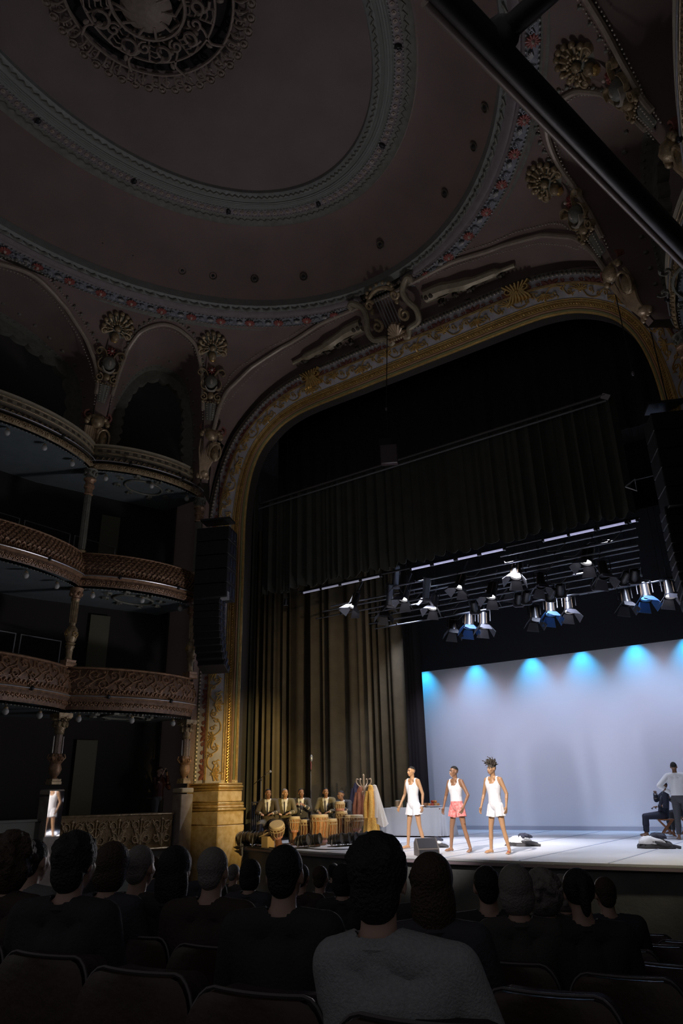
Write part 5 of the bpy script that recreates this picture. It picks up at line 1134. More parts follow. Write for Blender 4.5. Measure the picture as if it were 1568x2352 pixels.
MB().tube([b1_.J['wrL']+V3(.036*cos(a), .036*sin(a), 0) for a in np.linspace(0, 2*PI, 13)[:-1]], .012, 6, True).build('white_wristband', WHITE, d1)
d2, b2_ = dancer(1057, 1957, 1.74, -.28, -.35, 'middle standing dancer in white vest and coral red shorts', CORAL, 'cropped', standing(1.74, .36, .15, 0, (.20, .08), front=.02), SKIN)
d3, b3_ = dancer(1148, 1961, 1.76, -.25, -.25, 'right standing dancer with tall flying locks, white vest and white shorts', WHITE, 'locks', standing(1.76, .30, .12, 0, (.08, .10)), SKIN2)
for s_ in (0,):
    f_ = b3_.J['ftL']; MB().tube([f_+V3(-.03, .04, .028), f_+V3(0, .0, .035), f_+V3(.03, .03, .026)], .012, 5).build('red_sandal_strap', mat('red strap', (.5, .06, .04), .5), d3)
# --- suits
def jacket_sel(B, k, vfront=True, z0=.0, long=True):
    ch, pel = B.J['chest'], B.J['pelvis']; ax = B.J['neck']-pel; L = np.linalg.norm(ax); ax = ax/L
    def f(lab, t, co, no):
        st = lab.astype(str); h = (co-pel)@ax/L; x = np.abs((co-ch)@((B.J['shL']-B.J['shR'])/np.linalg.norm(B.J['shL']-B.J['shR'])))
        m_ = (lab == 'torso') & (h > -.12) | np.char.startswith(st, 'uarm') | (np.char.startswith(st, 'farm') & (t < .88)) | (np.char.startswith(st, 'thigh') & (t < .12))
        front = (no[:, 1] < -.15) & (lab == 'torso')
        v = front & (x < .085*np.clip((h-.30)/.55, 0, 1)) & (h > .30)
        return m_ & ~v & (h < 1.0)
    return f
def suit(o, B, jac, tro, tie=True):
    st = B.lab.astype(str)
    B.cloth('shirt', WHITE, o, lambda lab, t, co, no: ((lab == 'torso') & ((co-B.J['pelvis'])[:, 2] > -.02)) | ((lab == 'neck') & (t < .45)) | (np.char.startswith(lab.astype(str), 'farm') & (t < .97) & (t > .6)), .009)
    B.cloth('jacket', jac, o, jacket_sel(B, 1), .028)
    B.cloth('trousers', tro, o, lambda lab, t, co, no: (np.char.startswith(lab.astype(str), 'thigh')) | (np.char.startswith(lab.astype(str), 'shin') & (t < .93)) | ((lab == 'torso') & (((co-B.J['pelvis'])@((B.J['neck']-B.J['pelvis'])/np.linalg.norm(B.J['neck']-B.J['pelvis']))) < .04)), .020)
    if tie:
        nk, pl, ch = B.J['neck'], B.J['pelvis'], B.J['chest']; f = V3(0, -1, 0); a = nk+f*.075+V3(0, 0, -.07); b = ch+f*.125+V3(0, 0, -.02); c = (ch+pl)/2+f*.13
        MB().tube([a, b, c], [.016, .020, .028], 6, flat=.4).build('tie', mat('dark tie', (.03, .02, .02), .5), o)
def seated(H=1.76, lean=.1, kneew=.16, arms='drum', foot=-.0, seat=.50, kneefwd=.44):
    k = H/1.76; J = {}; J['pelvis'] = V3(0, 0, seat+.08); J['chest'] = V3(0, -.02-lean, seat+.42*k); J['neck'] = V3(0, -.02-lean*1.5, seat+.63*k); J['head'] = V3(0, -.05-lean*1.7, seat+.765*k)
    for q, sg in (('L', 1), ('R', -1)):
        J['hip'+q] = V3(sg*.09, -.03, seat+.06); J['kn'+q] = V3(sg*kneew, -kneefwd, seat+.03); J['an'+q] = V3(sg*(kneew+.01), -kneefwd-.02+foot, .085); J['ft'+q] = J['an'+q]+V3(sg*.04, -.14, -.063)
        J['sh'+q] = V3(sg*.19, -.01-lean*1.25, seat+.565*k)
        if arms == 'drum': J['el'+q] = J['sh'+q]+V3(sg*.09, -.10, -.26); J['wr'+q] = J['el'+q]+V3(-sg*.13, -.20, -.03); J['pm'+q] = V3(0, 0, -1)
        elif arms == 'lap': J['el'+q] = J['sh'+q]+V3(sg*.06, -.04, -.28); J['wr'+q] = J['el'+q]+V3(-sg*.10, -.21, -.02); J['pm'+q] = V3(0, 0, -1)
        elif arms == 'play': J['el'+q] = J['sh'+q]+V3(sg*.07, -.14, -.22); J['wr'+q] = J['el'+q]+V3(-sg*.13, -.18, .10); J['pm'+q] = V3(-sg, 0, -.3)
    return J
def drummer(px, Y, rz, label, jac, tro, arms='drum', yaw=0.0, skin=SKIN, hairM=HAIRB, lean=.08, seat=.5, H=1.76, tie=True):
    P = atY(px, 1900, Y); P = V3(P[0], Y, 0); o = empty('person', P, label, 'person', None, rz); J = seated(H, lean, .19, arms, seat=seat); B = Body(J, 1.0, yaw, 0, 1.0, .0115, True, .6); B.body(o, skin)
    suit(o, B, jac, tro, tie); face_parts(o, B.T, B.R, 1.0); B.cloth('cropped_hair', hairM, o, lambda lab, t, co, no: (lab == 'head') & (((co-B.hc)@np.array(B.R @ Vector((0, .4, 1)))) > .058), .004)
    st = empty('stool', P, 'round dark stool under the '+label.split(' in ')[0].replace('stooping low behind the small drums beside the hanging coats', 'who stoops'), 'stool', 'stools behind the drums', rz); MB().lathe([(.16, seat-.09), (.17, seat-.06), (.16, seat-.035)], n=18).build('seat', BLKM, st)
    for k in range(4): a = PI/4+k*PI/2; MB().tube([(.12*cos(a), .12*sin(a), seat-.08), (.17*cos(a), .17*sin(a), 0)], .013, 6).build('leg', BLKM, st)
    return o, B
YD = [15.75, 16.15, 16.75, 17.15, 17.75]
drummer(617, YD[0], .55, 'leftmost seated drummer in dark brown jacket, white shirt and tie, playing a tilted drum', DKOL, TROU, 'drum', .55)
drummer(655, YD[1], .60, 'second seated drummer from the left in olive brown suit, head turned right', OLIVE, DKOL, 'drum', .75, SKIN2, HAIRG)
drummer(694, YD[2], .50, 'third seated drummer from the left in dark charcoal suit, hands raised', CHAR, CHAR, 'play', .55)
drummer(752, YD[3], .40, 'fourth seated drummer in light olive suit with dark tie and pocket square', OLIVE, OLIVE, 'drum', .6)
drummer(801, YD[4], .1, 'fifth drummer stooping low behind the small drums beside the hanging coats', CHAR, CHAR, 'play', -.5, SKIN, HAIRB, .22, seat=.42)
# --- right group
P = atZ(1577, 1929); P[2] = 0; o = empty('person', P, 'person standing with back turned, white shirt, grey trousers, hand on hip', 'person', None, PI+.15)
J = standing(1.80, .14, .1); J['elR'] = J['shR']+V3(-.22, .10, -.22); J['wrR'] = J['pelvis']+V3(-.17, -.06, .08); J['hdR'] = V3(.5, -.3, -.5)
J['elL'] = J['shL']+V3(.22, .10, -.22); J['wrL'] = J['pelvis']+V3(.17, -.06, .08); J['hdL'] = V3(-.5, -.3, -.5)
B = Body(J, 1.02, 0, .1, 1.0, .011); B.body(o, SKIN)
B.cloth('shirt', WHITE, o, lambda lab, t, co, no: ((lab == 'torso') & (co[:, 2] > 1.0)) | np.char.startswith(lab.astype(str), 'uarm') | (np.char.startswith(lab.astype(str), 'farm') & (t < .92)) | ((lab == 'neck') & (t < .4)), .026)
B.cloth('trousers', TROU, o, lambda lab, t, co, no: ((lab == 'torso') & (co[:, 2] < 1.03)) | np.char.startswith(lab.astype(str), 'thigh') | (np.char.startswith(lab.astype(str), 'shin') & (t < .93)), .024)
B.cloth('cropped_hair', HAIRB, o, lambda lab, t, co, no: (lab == 'head') & (((co-B.hc)@V3(0, .5, 1)) > .03), .004)
P = atZ(1532, 1921); P[2] = 0; rz = -PI/2+.35
o = empty('person', P, 'seated person in navy suit leaning back, hand at chin, legs to the left', 'person', None, rz)
J = seated(1.78, -.10, .17, 'lap', foot=-.02, seat=.46, kneefwd=.46); J['elR'] = J['shR']+V3(-.10, -.20, -.14); J['wrR'] = J['shR']+V3(.07, -.22, .04); J['hdR'] = V3(.6, -.1, .3)
B = Body(J, 1.0, .2, -.1, 1.0, .011); B.body(o, SKIN); suit(o, B, NAVY, NAVY, False); face_parts(o, B.T, B.R, 1.0); B.cloth('cropped_hair', HAIRB, o, lambda lab, t, co, no: (lab == 'head') & (((co-B.hc)@V3(0, .4, 1)) > .05), .004)
def stool_cross(P, label, rz=0.0):
    s_ = empty('stool', P, label, 'stool', None, rz); W = mat('orange varnished wood', (.50, .20, .08), .35, 0, .1, 30, .25, 14)
    MB().bbox((0, 0, .43), (.40, .34, .035), .01).build('seat', W, s_)
    for k in (-1, 1): MB().tube([(-.20, k*.13, 0), (.17, k*.13, .42)], .020, 6).build('leg', W, s_); MB().tube([(.20, k*.12, 0), (-.17, k*.12, .42)], .020, 6).build('leg', W, s_)
    MB().tube([(.0, -.13, .21), (.0, .13, .21)], .012, 6).build('stretcher', W, s_)
stool_cross(P+V3(.02, 0, -.02), 'orange varnished folding stool under the person in navy', .35)
P = atZ(1566, 1917); P[2] = 0; P = P+V3(.15, .25, 0)
o = empty('person', P, 'second seated person in charcoal suit, mostly hidden behind the standing white shirt', 'person', None, -PI/2+.5); J = seated(1.76, .05, .15, 'play'); B = Body(J, 1.0, .1, 0, 1.0, .013); B.body(o, SKIN); suit(o, B, CHAR, CHAR, True); face_parts(o, B.T, B.R, 1.0)
stool_cross(P+V3(0, 0, 0), 'orange varnished folding stool under the person in charcoal, at the right edge', .3)
# --- person standing in the ground box, holding up a camera
P = atY(360, 1862, 13.75); P[2] = .28; o = empty('person', P, 'person standing in the dark ground box holding a small camera to the face', 'person', None, face_to(P[0], P[1], -7, 15))
J = standing(1.72, .1, .08)
for q, sg in (('L', 1), ('R', -1)): J['el'+q] = J['sh'+q]+V3(sg*.08, -.14, -.22); J['wr'+q] = J['head']+V3(sg*.08, -.17, -.05); J['hd'+q] = V3(-sg*.3, -.1, .8); J['pm'+q] = V3(-sg, 0, 0)
B = Body(J, 1.0, 0, 0, 1.0, .014); B.body(o, SKIN3); B.cloth('dark_shirt', mat('dark maroon shirt', (.06, .02, .02), .8), o, lambda lab, t, co, no: ((lab == 'torso') & (co[:, 2] > .95)) | np.char.startswith(lab.astype(str), 'uarm') | (np.char.startswith(lab.astype(str), 'farm') & (t < .9)), .016)
B.cloth('trousers', TROU, o, lambda lab, t, co, no: ((lab == 'torso') & (co[:, 2] < .98)) | np.char.startswith(lab.astype(str), 'thigh') | (np.char.startswith(lab.astype(str), 'shin')), .018)
B.cloth('short_hair', HAIRN, o, lambda lab, t, co, no: (lab == 'head') & (((co-B.hc)@V3(0, .5, 1)) > .035), .008); face_parts(o, B.T, B.R, 1.0)
cm = empty('camera_in_hand', P+rotz(J['head']+V3(0, -.17, .02), o.rotation_euler.z), 'small black camera held to the face in the ground box', 'camera', None, o.rotation_euler.z)
MB().bbox((0, 0, 0), (.12, .05, .08), .01).build('body', BLKM, cm); MB().lathe([(.03, 0), (.032, .06), (.025, .065)], (0, -.02, 0), 12, Matrix.Rotation(PI/2, 3, 'X')).build('lens', BLKM, cm)
# ------------------------------------------------------------------ audience
DARKC = [mat('audience cloth %d' % i, c, .85, 0, .3, 70) for i, c in enumerate(((.03, .03, .035), (.05, .03, .03), (.035, .04, .055), (.06, .055, .05), (.13, .13, .14), (.05, .045, .06)))]
FAB = mat('pale grey checked shirt', (.33, .35, .37), .85, 0, .4, 160, .18, 90)
def audience_body(seed, voxel, build=1.0, hs=1.0, woman=False):
    J = seated(1.74, .02, .12, 'lap', seat=.44, kneefwd=.42)
    if woman:
        for q, sg in (('L', 1), ('R', -1)): J['sh'+q] = J['sh'+q]*V3(.88, 1, 1)
    if build == 1.04:                                       # the nearest viewer: leans to his right, elbow out on the armrest
        for q in ('chest', 'shL', 'shR'): J[q] = J[q]+V3(-.035, 0, 0)
        J['shR'] = J['shR']+V3(.0, 0, -.02); J['shL'] = J['shL']+V3(-.03, 0, -.015); J['elR'] = J['shR']+V3(-.10, -.05, -.26); J['elL'] = J['shL']+V3(.02, -.12, -.24)
    return Body(J, build, 0, 0, hs, voxel, True, .6)
def hair_mesh(B, kind, seed):
    r_ = np.random.default_rng(seed); m = MB(); c = B.hc
    if kind == 'bald': return None
    if kind == 'short': m.ell(c+V3(0, .024, .036), (.0805, .096, .090), 18, 12); m.ell(c+V3(0, .058, -.015), (.064, .052, .07), 14, 8)
    if kind == 'bushy':
        m.ell(c+V3(0, .024, .035), (.093, .108, .100), 18, 12); m.ell(c+V3(0, .06, -.03), (.078, .058, .085), 14, 8)
        for i in range(46): a = r_.uniform(0, 2*PI); e = r_.uniform(.1, 1.5); d = V3(cos(a)*cos(e), sin(a)*cos(e), sin(e)); m.ell(c+V3(0, .026, .03)+d*V3(.092, .104, .098), (.016, .016, .016), 6, 5)
    if kind == 'bob': m.ell(c+V3(0, .02, .025), (.095, .110, .105), 18, 12); m.ell(c+V3(0, .035, -.035), (.097, .085, .10), 16, 10)
    if kind == 'long':
        m.ell(c+V3(0, .02, .03), (.092, .108, .100), 18, 12); m.ell(c+V3(0, .045, -.07), (.097, .078, .16), 16, 10)
    if kind == 'curly':
        m.ell(c+V3(0, .02, .02), (.10, .11, .105), 16, 10); m.ell(c+V3(0, .04, -.04), (.11, .09, .11), 14, 8)
        for i in range(90): a = r_.uniform(0, 2*PI); e = r_.uniform(-.8, 1.5); d = V3(cos(a)*cos(e), sin(a)*cos(e), sin(e)); m.ell(c+V3(0, .03, 0)+d*V3(.11, .11, .12), (.022, .022, .022), 6, 5)
    if kind == 'tail': m.ell(c+V3(0, .02, .03), (.086, .10, .096), 18, 12); m.ell(c+V3(0, .12, .06), (.04, .045, .04), 10, 8); m.ell(c+V3(0, .15, -.02), (.03, .035, .08), 10, 8)
    me = remesh(m, .009, 1)
    me.materials.append(HAIRB); return me
POOL = {}
def get_body(key):
    if key not in POOL:
        B = audience_body(1, .013 if key != 'main' else .010, {'a': 1.0, 'b': 1.12, 'w': .92, 'main': 1.04}[key], 1.0, key == 'w'); clo = {}
        POOL[key] = B
    return POOL[key]
def SHIRT(lab, t, co, no): st = lab.astype(str); return (lab == 'torso') | np.char.startswith(st, 'uarm') | (np.char.startswith(st, 'farm') & (t < .9)) | ((lab == 'neck') & (t < .25) )
def TROUS(lab, t, co, no): st = lab.astype(str); return np.char.startswith(st, 'thigh') | np.char.startswith(st, 'shin')
PROTO = {}
def viewer(px, topy, wpx, key, hair, hairM, clothM, label, skin=SKIN3, turn=0.0, D=None, extra=None):
    yh = 1882.3-.02223*(px+1699); D = D or .168*1760/wpx; d = ray(px, yh); d = d/np.linalg.norm(d[:2]); P = CAM+d*D; ztop = CAM[2]-(topy-yh)/1760*D
    zf = rake(P[1]); J = get_body(key).J; hz = J['head'][2]+.13; sc = min(1.12, max(.86, (ztop-zf)/hz))
    o = empty('person', (P[0], P[1], ztop-hz*sc), label, 'person', None, face_to(P[0], P[1], -8.0, 15.5)+turn); o.scale = (1, 1, 1)
    B = get_body(key); pk = (key,)
    if pk not in PROTO: PROTO[pk] = {'b': B.mesh, 's': None, 't': None}
    me = PROTO[pk]['b'].copy() if False else B.mesh
    bo = bpy.data.objects.new('body', me); COL.objects.link(bo); bo.parent = o
    if not me.materials: me.materials.append(SKIN3)
    bo.material_slots[0].link = 'OBJECT'; bo.material_slots[0].material = skin
    for nm, sel, off, M_ in (('shirt', SHIRT, .020, clothM), ('trousers', TROUS, .018, DARKC[0])):
        if PROTO[pk].get(nm) is None: g = B.cloth(nm, clothM, o, sel, off); PROTO[pk][nm] = g.data
        else: g = bpy.data.objects.new(nm, PROTO[pk][nm]); COL.objects.link(g); g.parent = o
        g.material_slots[0].link = 'OBJECT'; g.material_slots[0].material = M_
    hk = (key, hair)
    if hair != 'bald':
        if hk not in PROTO: PROTO[hk] = hair_mesh(B, hair, 4)
        h = bpy.data.objects.new('hair', PROTO[hk]); COL.objects.link(h); h.parent = o; h.material_slots[0].link = 'OBJECT'; h.material_slots[0].material = hairM
    # collar
    if 'collar' not in PROTO:
        c = B.J['neck']; PROTO['collar'] = MB().tube([c+V3(.066*cos(a), .060*sin(a)+.01, -.045+.012*sin(a)) for a in np.linspace(0, 2*PI, 21)[:-1]], .016, 6, True).build('collar', clothM, o).data; cl = o.children[-1]
    else: cl = bpy.data.objects.new('collar', PROTO['collar']); COL.objects.link(cl); cl.parent = o
    cl.material_slots[0].link = 'OBJECT'; cl.material_slots[0].material = clothM
    return o
AUD = [(22, 1900, 74, 'w', 'curly', HAIRN, 1, 'audience member with bushy hair cut off by the left edge'),
 (74, 1908, 60, 'b', 'short', HAIRB, 4, 'audience member in pale collared shirt at the far left, face in profile'),
 (165, 1908, 82, 'a', 'bushy', HAIRB, 0, 'large dark haired head left of the mirror pedestal foot, front of the left group'),
 (254, 1923, 66, 'w', 'bob', HAIRN, 5, 'dark bobbed head between the large dark head and the white haired head'),
 (318, 1916, 63, 'a', 'short', HAIRG, 3, 'white haired head in front of the golden scroll panel'),
 (398, 1930, 66, 'w', 'long', HAIRB, 0, 'long dark haired head below the marble pedestal of the last box column'),
 (484, 1937, 70, 'b', 'short', HAIRG, 1, 'large balding grey head in front of the golden pillar base'),
 (205, 1905, 30, 'a', 'short', HAIRB, 0, 'small distant head in profile just left of the golden scroll panel'),
 (233, 1920, 27, 'a', 'short', HAIRN, 1, 'small distant head below the left part of the golden scroll panel'),
 (357, 1925, 28, 'w', 'bob', HAIRN, 5, 'small distant brown head just right of the white haired head'),
 (392, 1929, 34, 'a', 'short', HAIRB, 2, 'small dark head behind the long dark haired head'),
 (477, 1921, 33, 'b', 'bald', HAIRG, 2, 'distant bald head against the golden pillar base'),
 (535, 1950, 27, 'a', 'short', HAIRG, 3, 'small grey head under the floor lamps beside the pillar base'),
 (572, 1947, 42, 'w', 'bob', HAIRB, 5, 'dark head below the floor lamps at the left end of the stage'),
 (645, 1955, 88, 'b', 'short', HAIRB, 0, 'large head with a bright right rim below the second drummer'),
 (686, 1949, 38, 'a', 'short', HAIRN, 1, 'head below the narrow striped drum, partly behind the large rimmed head'),
 (729, 1954, 36, 'a', 'short', HAIRN, 3, 'grey brown head with bright rim below the big drum'),
 (759, 1960, 24, 'w', 'short', HAIRB, 2, 'small head between the two heads below the big drum'),
 (784, 1951, 30, 'a', 'short', HAIRN, 1, 'small head immediately left of the tall dark head'),
 (780, 1972, 44, 'w', 'bob', HAIRB, 0, 'lower dark head left of the tall dark head'),
 (955, 1950, 48, 'a', 'bushy', HAIRB, 0, 'dark curly head directly below the stage wedge'),
 (978, 1977, 88, 'w', 'long', HAIRN, 5, 'long haired head immediately right of the tall dark head'),
 (1101, 1981, 61, 'b', 'short', HAIRB, 0, 'squarish dark head right of the striped chair back'),
 (1165, 2001, 67, 'w', 'bob', HAIRG, 3, 'low rounded bobbed head in the middle of the right group'),
 (1223, 1974, 58, 'w', 'curly', HAIRG, 3, 'head with frizzy backlit hair below the middle clothes heap'),
 (1268, 1978, 44, 'w', 'curly', HAIRG, 1, 'frizzy head half hidden by the tallest head of the right group'),
 (1305, 1972, 66, 'a', 'tail', HAIRB, 0, 'tallest dark head of the right group, hair tied up'),
 (1362, 1996, 47, 'a', 'short', HAIRN, 2, 'rightmost head of the audience, low beside the empty wooden seats')]
for (x, y, w_, k, h, hm, c, lb) in AUD: viewer(x, y, w_, k, h, hm, DARKC[c], lb, SKIN3)
viewer(848, 1915, 116, 'main', 'bushy', HAIRB, FAB, 'nearest audience member seen from behind, bushy dark hair, pale grey checked shirt', SKIN3, turn=-.15, D=2.35)
# ------------------------------------------------------------------ seats
def make_seat():
    o = empty('theatre_seat', (0, 0, 0), 'x', 'seat', 'theatre seats in the stalls')
    m = MB(); rows = []
    for z in [.42, .52, .62, .72, .78, .82, .85, .875, .893, .90]:
        q = (z-.42)/.48; w_ = .25*(1 if z < .72 else .62+.38*math.sqrt(max(0, 1-((z-.72)/.18)**2.2))); rows.append([(x*w_, .03+.06*q-.025*(1-x*x), z) for x in np.linspace(-1, 1, 11)])
    back = [[(p[0], p[1]+.045, p[2]) for p in r] for r in rows]; m.grid(rows); m.grid(back[::-1]); m.grid([rows[-1], back[-1]]); m.grid([[r[0] for r in rows], [r[0] for r in back]]); m.grid([[r[-1] for r in back], [r[-1] for r in rows]]); m.build('seat_back', SEATR, o)
    sh = [[(p[0]*1.02, p[1]-.10, p[2]+.004) for p in r] for r in rows]; m = MB(); m.grid(sh[::-1]); m.grid([[(p[0], p[1]+.045, p[2]) for p in r] for r in sh]); m.grid([sh[-1], [(p[0], p[1]+.045, p[2]) for p in sh[-1]]]); m.build('back_shell', SEATW, o)
    MB().tube([(p[0], p[1]+.02, p[2]+.008) for p in [sh[i][0] for i in range(2, 9)]+sh[-1]+[sh[i][-1] for i in range(8, 1, -1)]], .007, 6).build('edge_trim', SEATM, o)
    MB().bbox((0, .27, .41), (.46, .42, .10), .03).build('seat_cushion', SEATR, o)
    for s_ in (-1, 1): MB().bbox((s_*.265, .20, .60), (.045, .40, .05), .015).build('armrest', SEATW, o); MB().bbox((s_*.265, .16, .30), (.04, .30, .60), .01).build('side_frame', BLKM, o)
    return o
proto_seat = make_seat(); proto_seat.rotation_euler = (0, 0, 0); first = True; ord_ = ['first', 'second', 'third', 'fourth', 'fifth', 'sixth', 'seventh', 'eighth', 'ninth', 'tenth', 'eleventh', 'twelfth', 'thirteenth', 'fourteenth', 'fifteenth', 'sixteenth', 'seventeenth', 'eighteenth']
for r, y in enumerate((2.05, 2.95, 3.85, 4.75, 5.65, 6.55, 7.45, 8.35)):
    x0 = 0.55; n_ = 0
    while n_ < 18:
        x = x0-.56*n_; yy = y - .012*(x+4)**2*.5 + .1; c = np.array((x, yy, rake(yy)+.8))-CAM; cc = RB @ c
        n_ += 1
        if cc[2] < .3: continue
        px = 784+FPX*cc[0]/cc[2]; py = 1176-FPX*cc[1]/cc[2]
        if px < -60 or px > 1640 or py > 2500: continue
        o = proto_seat if first else copy_tree(proto_seat); first = False
        o.location = (x, yy-.22, rake(yy)); o.rotation_euler = (0, 0, .035*(x+4)*.4+.12)
        if abs(px-1490) < 45 and abs(py-2095) < 50 and 'orange_' not in str(globals().get('done_', '')):
            for ch in o.children:
                if ch.name.startswith('back_shell'): ch.material_slots[0].link = 'OBJECT'; ch.material_slots[0].material = mat('orange varnished seat wood', (.60, .20, .05), .3)
        o['label'] = f'dark stalls seat, {ord_[r]} row ahead of the camera, {ord_[n_-1]} from the right aisle'
# ------------------------------------------------------------------ drums
DRW = mat('striped carved drum wood', (.46, .20, .07), .45, 0, .2, 30, .35, 14); DRD = mat('dark drum wood', (.20, .085, .04), .4, 0, .2, 30, .3, 14); HIDE = mat('pale goatskin', (.62, .50, .33), .6, 0, .1, 30, .1, 8); ROPE = mat('cream rope', (.46, .35, .21), .8); DRP = mat('pinkish drum band', (.50, .22, .16), .5)
def drum(px, Y, H, r, kind, label, tilt=(0, 0), z0=0.0, wood=DRW, dx=0):
    P = atY(px, 1900, Y); o = empty('drum', (P[0]+dx, Y, z0), label, 'drum', 'hand drums in front of the drummers'); o.rotation_euler = (tilt[0], tilt[1], 0)
    if kind == 'conga': body = [(r*.72, 0), (r*.80, H*.12), (r*.92, H*.5), (r*.96, H*.82), (r*.95, H)]
    elif kind == 'goblet': body = [(r*.58, 0), (r*.48, H*.10), (r*.40, H*.34), (r*.48, H*.45), (r*.82, H*.62), (r*.98, H*.82), (r*.97, H)]
    else: body = [(r*.9, 0), (r*.94, H*.1), (r*.95, H*.5), (r*.96, H)]
    MB().lathe([(a, z) for a, z in body], n=24).build('shell', wood, o); MB().lathe([(r*.97, H-.05), (r*1.0, H-.03), (r*1.0, H-.005), (r*.93, H+.012), (.02, H+.016)], n=24).build('drum_head', HIDE, o)
    for z in (H-.055, H*.80): MB().tube([((np.interp(z, [b[1] for b in body], [b[0] for b in body])+.012)*cos(a), (np.interp(z, [b[1] for b in body], [b[0] for b in body])+.012)*sin(a), z) for a in np.linspace(0, 2*PI, 25)[:-1]], .011, 6, True).build('hoop', ROPE, o)
    rad_ = lambda z: np.interp(z, [b[1] for b in body], [b[0] for b in body])+.012
    m = MB(); n = 14; zt, zb = H-.06, H*(.50 if kind == 'goblet' else .14)
    for k in range(n):
        a = 2*PI*k/n; m.tube([(rad_(z)*cos(a+(q*.12)), rad_(z)*sin(a+(q*.12)), z) for z, q in ((zt, 0), ((zt*2+zb)/3, 1), ((zt+zb*2)/3, 0), (zb, 1))], .010, 4)
        m.tube([(rad_(zt)*cos(a), rad_(zt)*sin(a), zt), (rad_(zt-.08)*cos(a+PI/n), rad_(zt-.08)*sin(a+PI/n), zt-.08), (rad_(zt)*cos(a+2*PI/n), rad_(zt)*sin(a+2*PI/n), zt)], .007, 4)
    m.build('rope_lacing', ROPE, o, kind='stuff')
    MB().lathe([(rad_(zb)+.006, zb-.03), (rad_(zb)+.010, zb), (rad_(zb)+.006, zb+.03)], n=24).build('lower_band', DRP, o); return o
drum(641, 15.2, .62, .19, 'goblet', 'goblet drum tilted between the knees of the leftmost drummer, broad pale head', (.45, .25), .0, DRD)
drum(676, 15.9, .68, .145, 'goblet', 'slim goblet drum with striped cords, second drum from the left')
drum(703, 16.1, .60, .185, 'conga', 'short drum with reddish stripes left of the biggest drum', wood=DRD)
drum(733, 16.1, .72, .235, 'conga', 'biggest barrel drum with tall pale cords in the middle of the row')
drum(761, 16.6, .60, .15, 'conga', 'narrow pale corded drum right of the biggest drum')
drum(784, 17.0, .78, .165, 'conga', 'tall red brown drum before the stooping drummer', wood=DRD)
drum(801, 16.9, .68, .11, 'conga', 'thinnest drum squeezed beside the tall red brown drum', wood=DRD)
drum(819, 17.0, .68, .175, 'goblet', 'goblet drum with dark netting at the right end of the row')
drum(781, 16.85, .22, .13, 'conga', 'small pale topped drum raised above the tall red brown drum', z0=.80)
# microphone stands
def mic(px, Y, H, label, boom=True):
    P = atY(px, 1900, Y); o = empty('microphone_stand', (P[0], Y, 0), label, 'microphone stand', None)
    for k in range(3): a = 2*PI*k/3+.4; MB().tube([(0, 0, .12), (.30*cos(a), .30*sin(a), .01)], .011, 6).build('leg', BLKM, o)
    MB().tube([(0, 0, .05), (0, 0, H)], .011, 6).build('pole', STEEL, o)
    if boom:
        MB().tube([(-.28, 0, H-.12), (.30, -.1, H+.16)], .010, 6).build('boom', BLKM, o); m = MB(); m.tube([(.28, -.1, H+.14), (.46, -.14, H+.20)], [.020, .035], 8); m.build('microphone', mat('grey microphone', (.35, .36, .38), .35, .6), o); MB().ell((0, 0, H), (.03, .03, .03), 8, 5).build('joint', BLKM, o)
    else:
        MB().tube([(0, 0, H), (0.02, 0, H+.16), (.06, -.05, H+.28)], .012, 6).build('gooseneck', BLKM, o); m = MB(); m.ell((.06, -.05, H+.36), (.045, .045, .10), 10, 6); m.build('microphone', mat('grey microphone', (1, 1, 1)), o); MB().tube([(.03, -.03, H+.05), (.06, -.06, H+.2), (.02, -.06, H+.4)], .008, 5).build('red_cable', mat('pink red cable', (.5, .15, .2), .5), o)
mic(597, 15.5, 1.62, 'boom microphone stand at the far left of the drummers'); mic(714, 17.4, 1.85, 'straight microphone stand behind the big drum with a pinkish cable', False)
# crowd barrier behind the first drummer
P = atY(584, 1870, 16.4); o = empty('barrier', (P[0], 16.4, 0), 'blue grey upright bar barrier section left of the drummers', 'barrier')
for k in range(9): MB().tube([(-.28+.07*k, 0, .30), (-.28+.07*k, 0, 1.05)], .008, 5).build('bar', mat('blue grey bar', (.14, .15, .22), .4, .5), o)
for z in (.30, 1.05): MB().tube([(-.32, 0, z), (.32, 0, z)], .016, 6).build('rail', mat('blue grey bar', (1, 1, 1)), o)
for x in (-.32, .32): MB().tube([(x, 0, 0), (x, 0, 1.08)], .018, 6).build('post', mat('blue grey bar', (1, 1, 1)), o)
# coat stand with garments
YC_ = 18.3; P = atY(838, 1900, YC_); P = V3(P[0], YC_, 0); zt = float(atY(838, 1779, YC_)[2]); o = empty('coat_stand', P, 'bentwood coat stand with curled hooks, hung with brown and yellow garments', 'coat stand')
CW = mat('pale bentwood', (.62, .46, .30), .35)
MB().tube([(0, 0, .0), (0, 0, zt-.05)], .024, 8).build('pole', CW, o); MB().ell((0, 0, zt-.03), (.03, .03, .05), 8, 6).build('finial', CW, o)
for k in range(4):
    a = PI/2*k+.15; hk = lambda L: MB().tube(catmull([(r*cos(a), r*sin(a), zt-z) for r, z in L], 4), .017, 6)
    hk([(.02, .46), (.08, .34), (.17, .29), (.235, .21), (.225, .12), (.17, .13)]).build('upper_hook', CW, o)
    hk([(.02, .60), (.09, .56), (.11, .48), (.07, .45)]).build('lower_hook', CW, o); MB().tube([(0, 0, .2), (.18*cos(a), .18*sin(a), .12), (.30*cos(a), .30*sin(a), .02)], .020, 6).build('foot', CW, o)
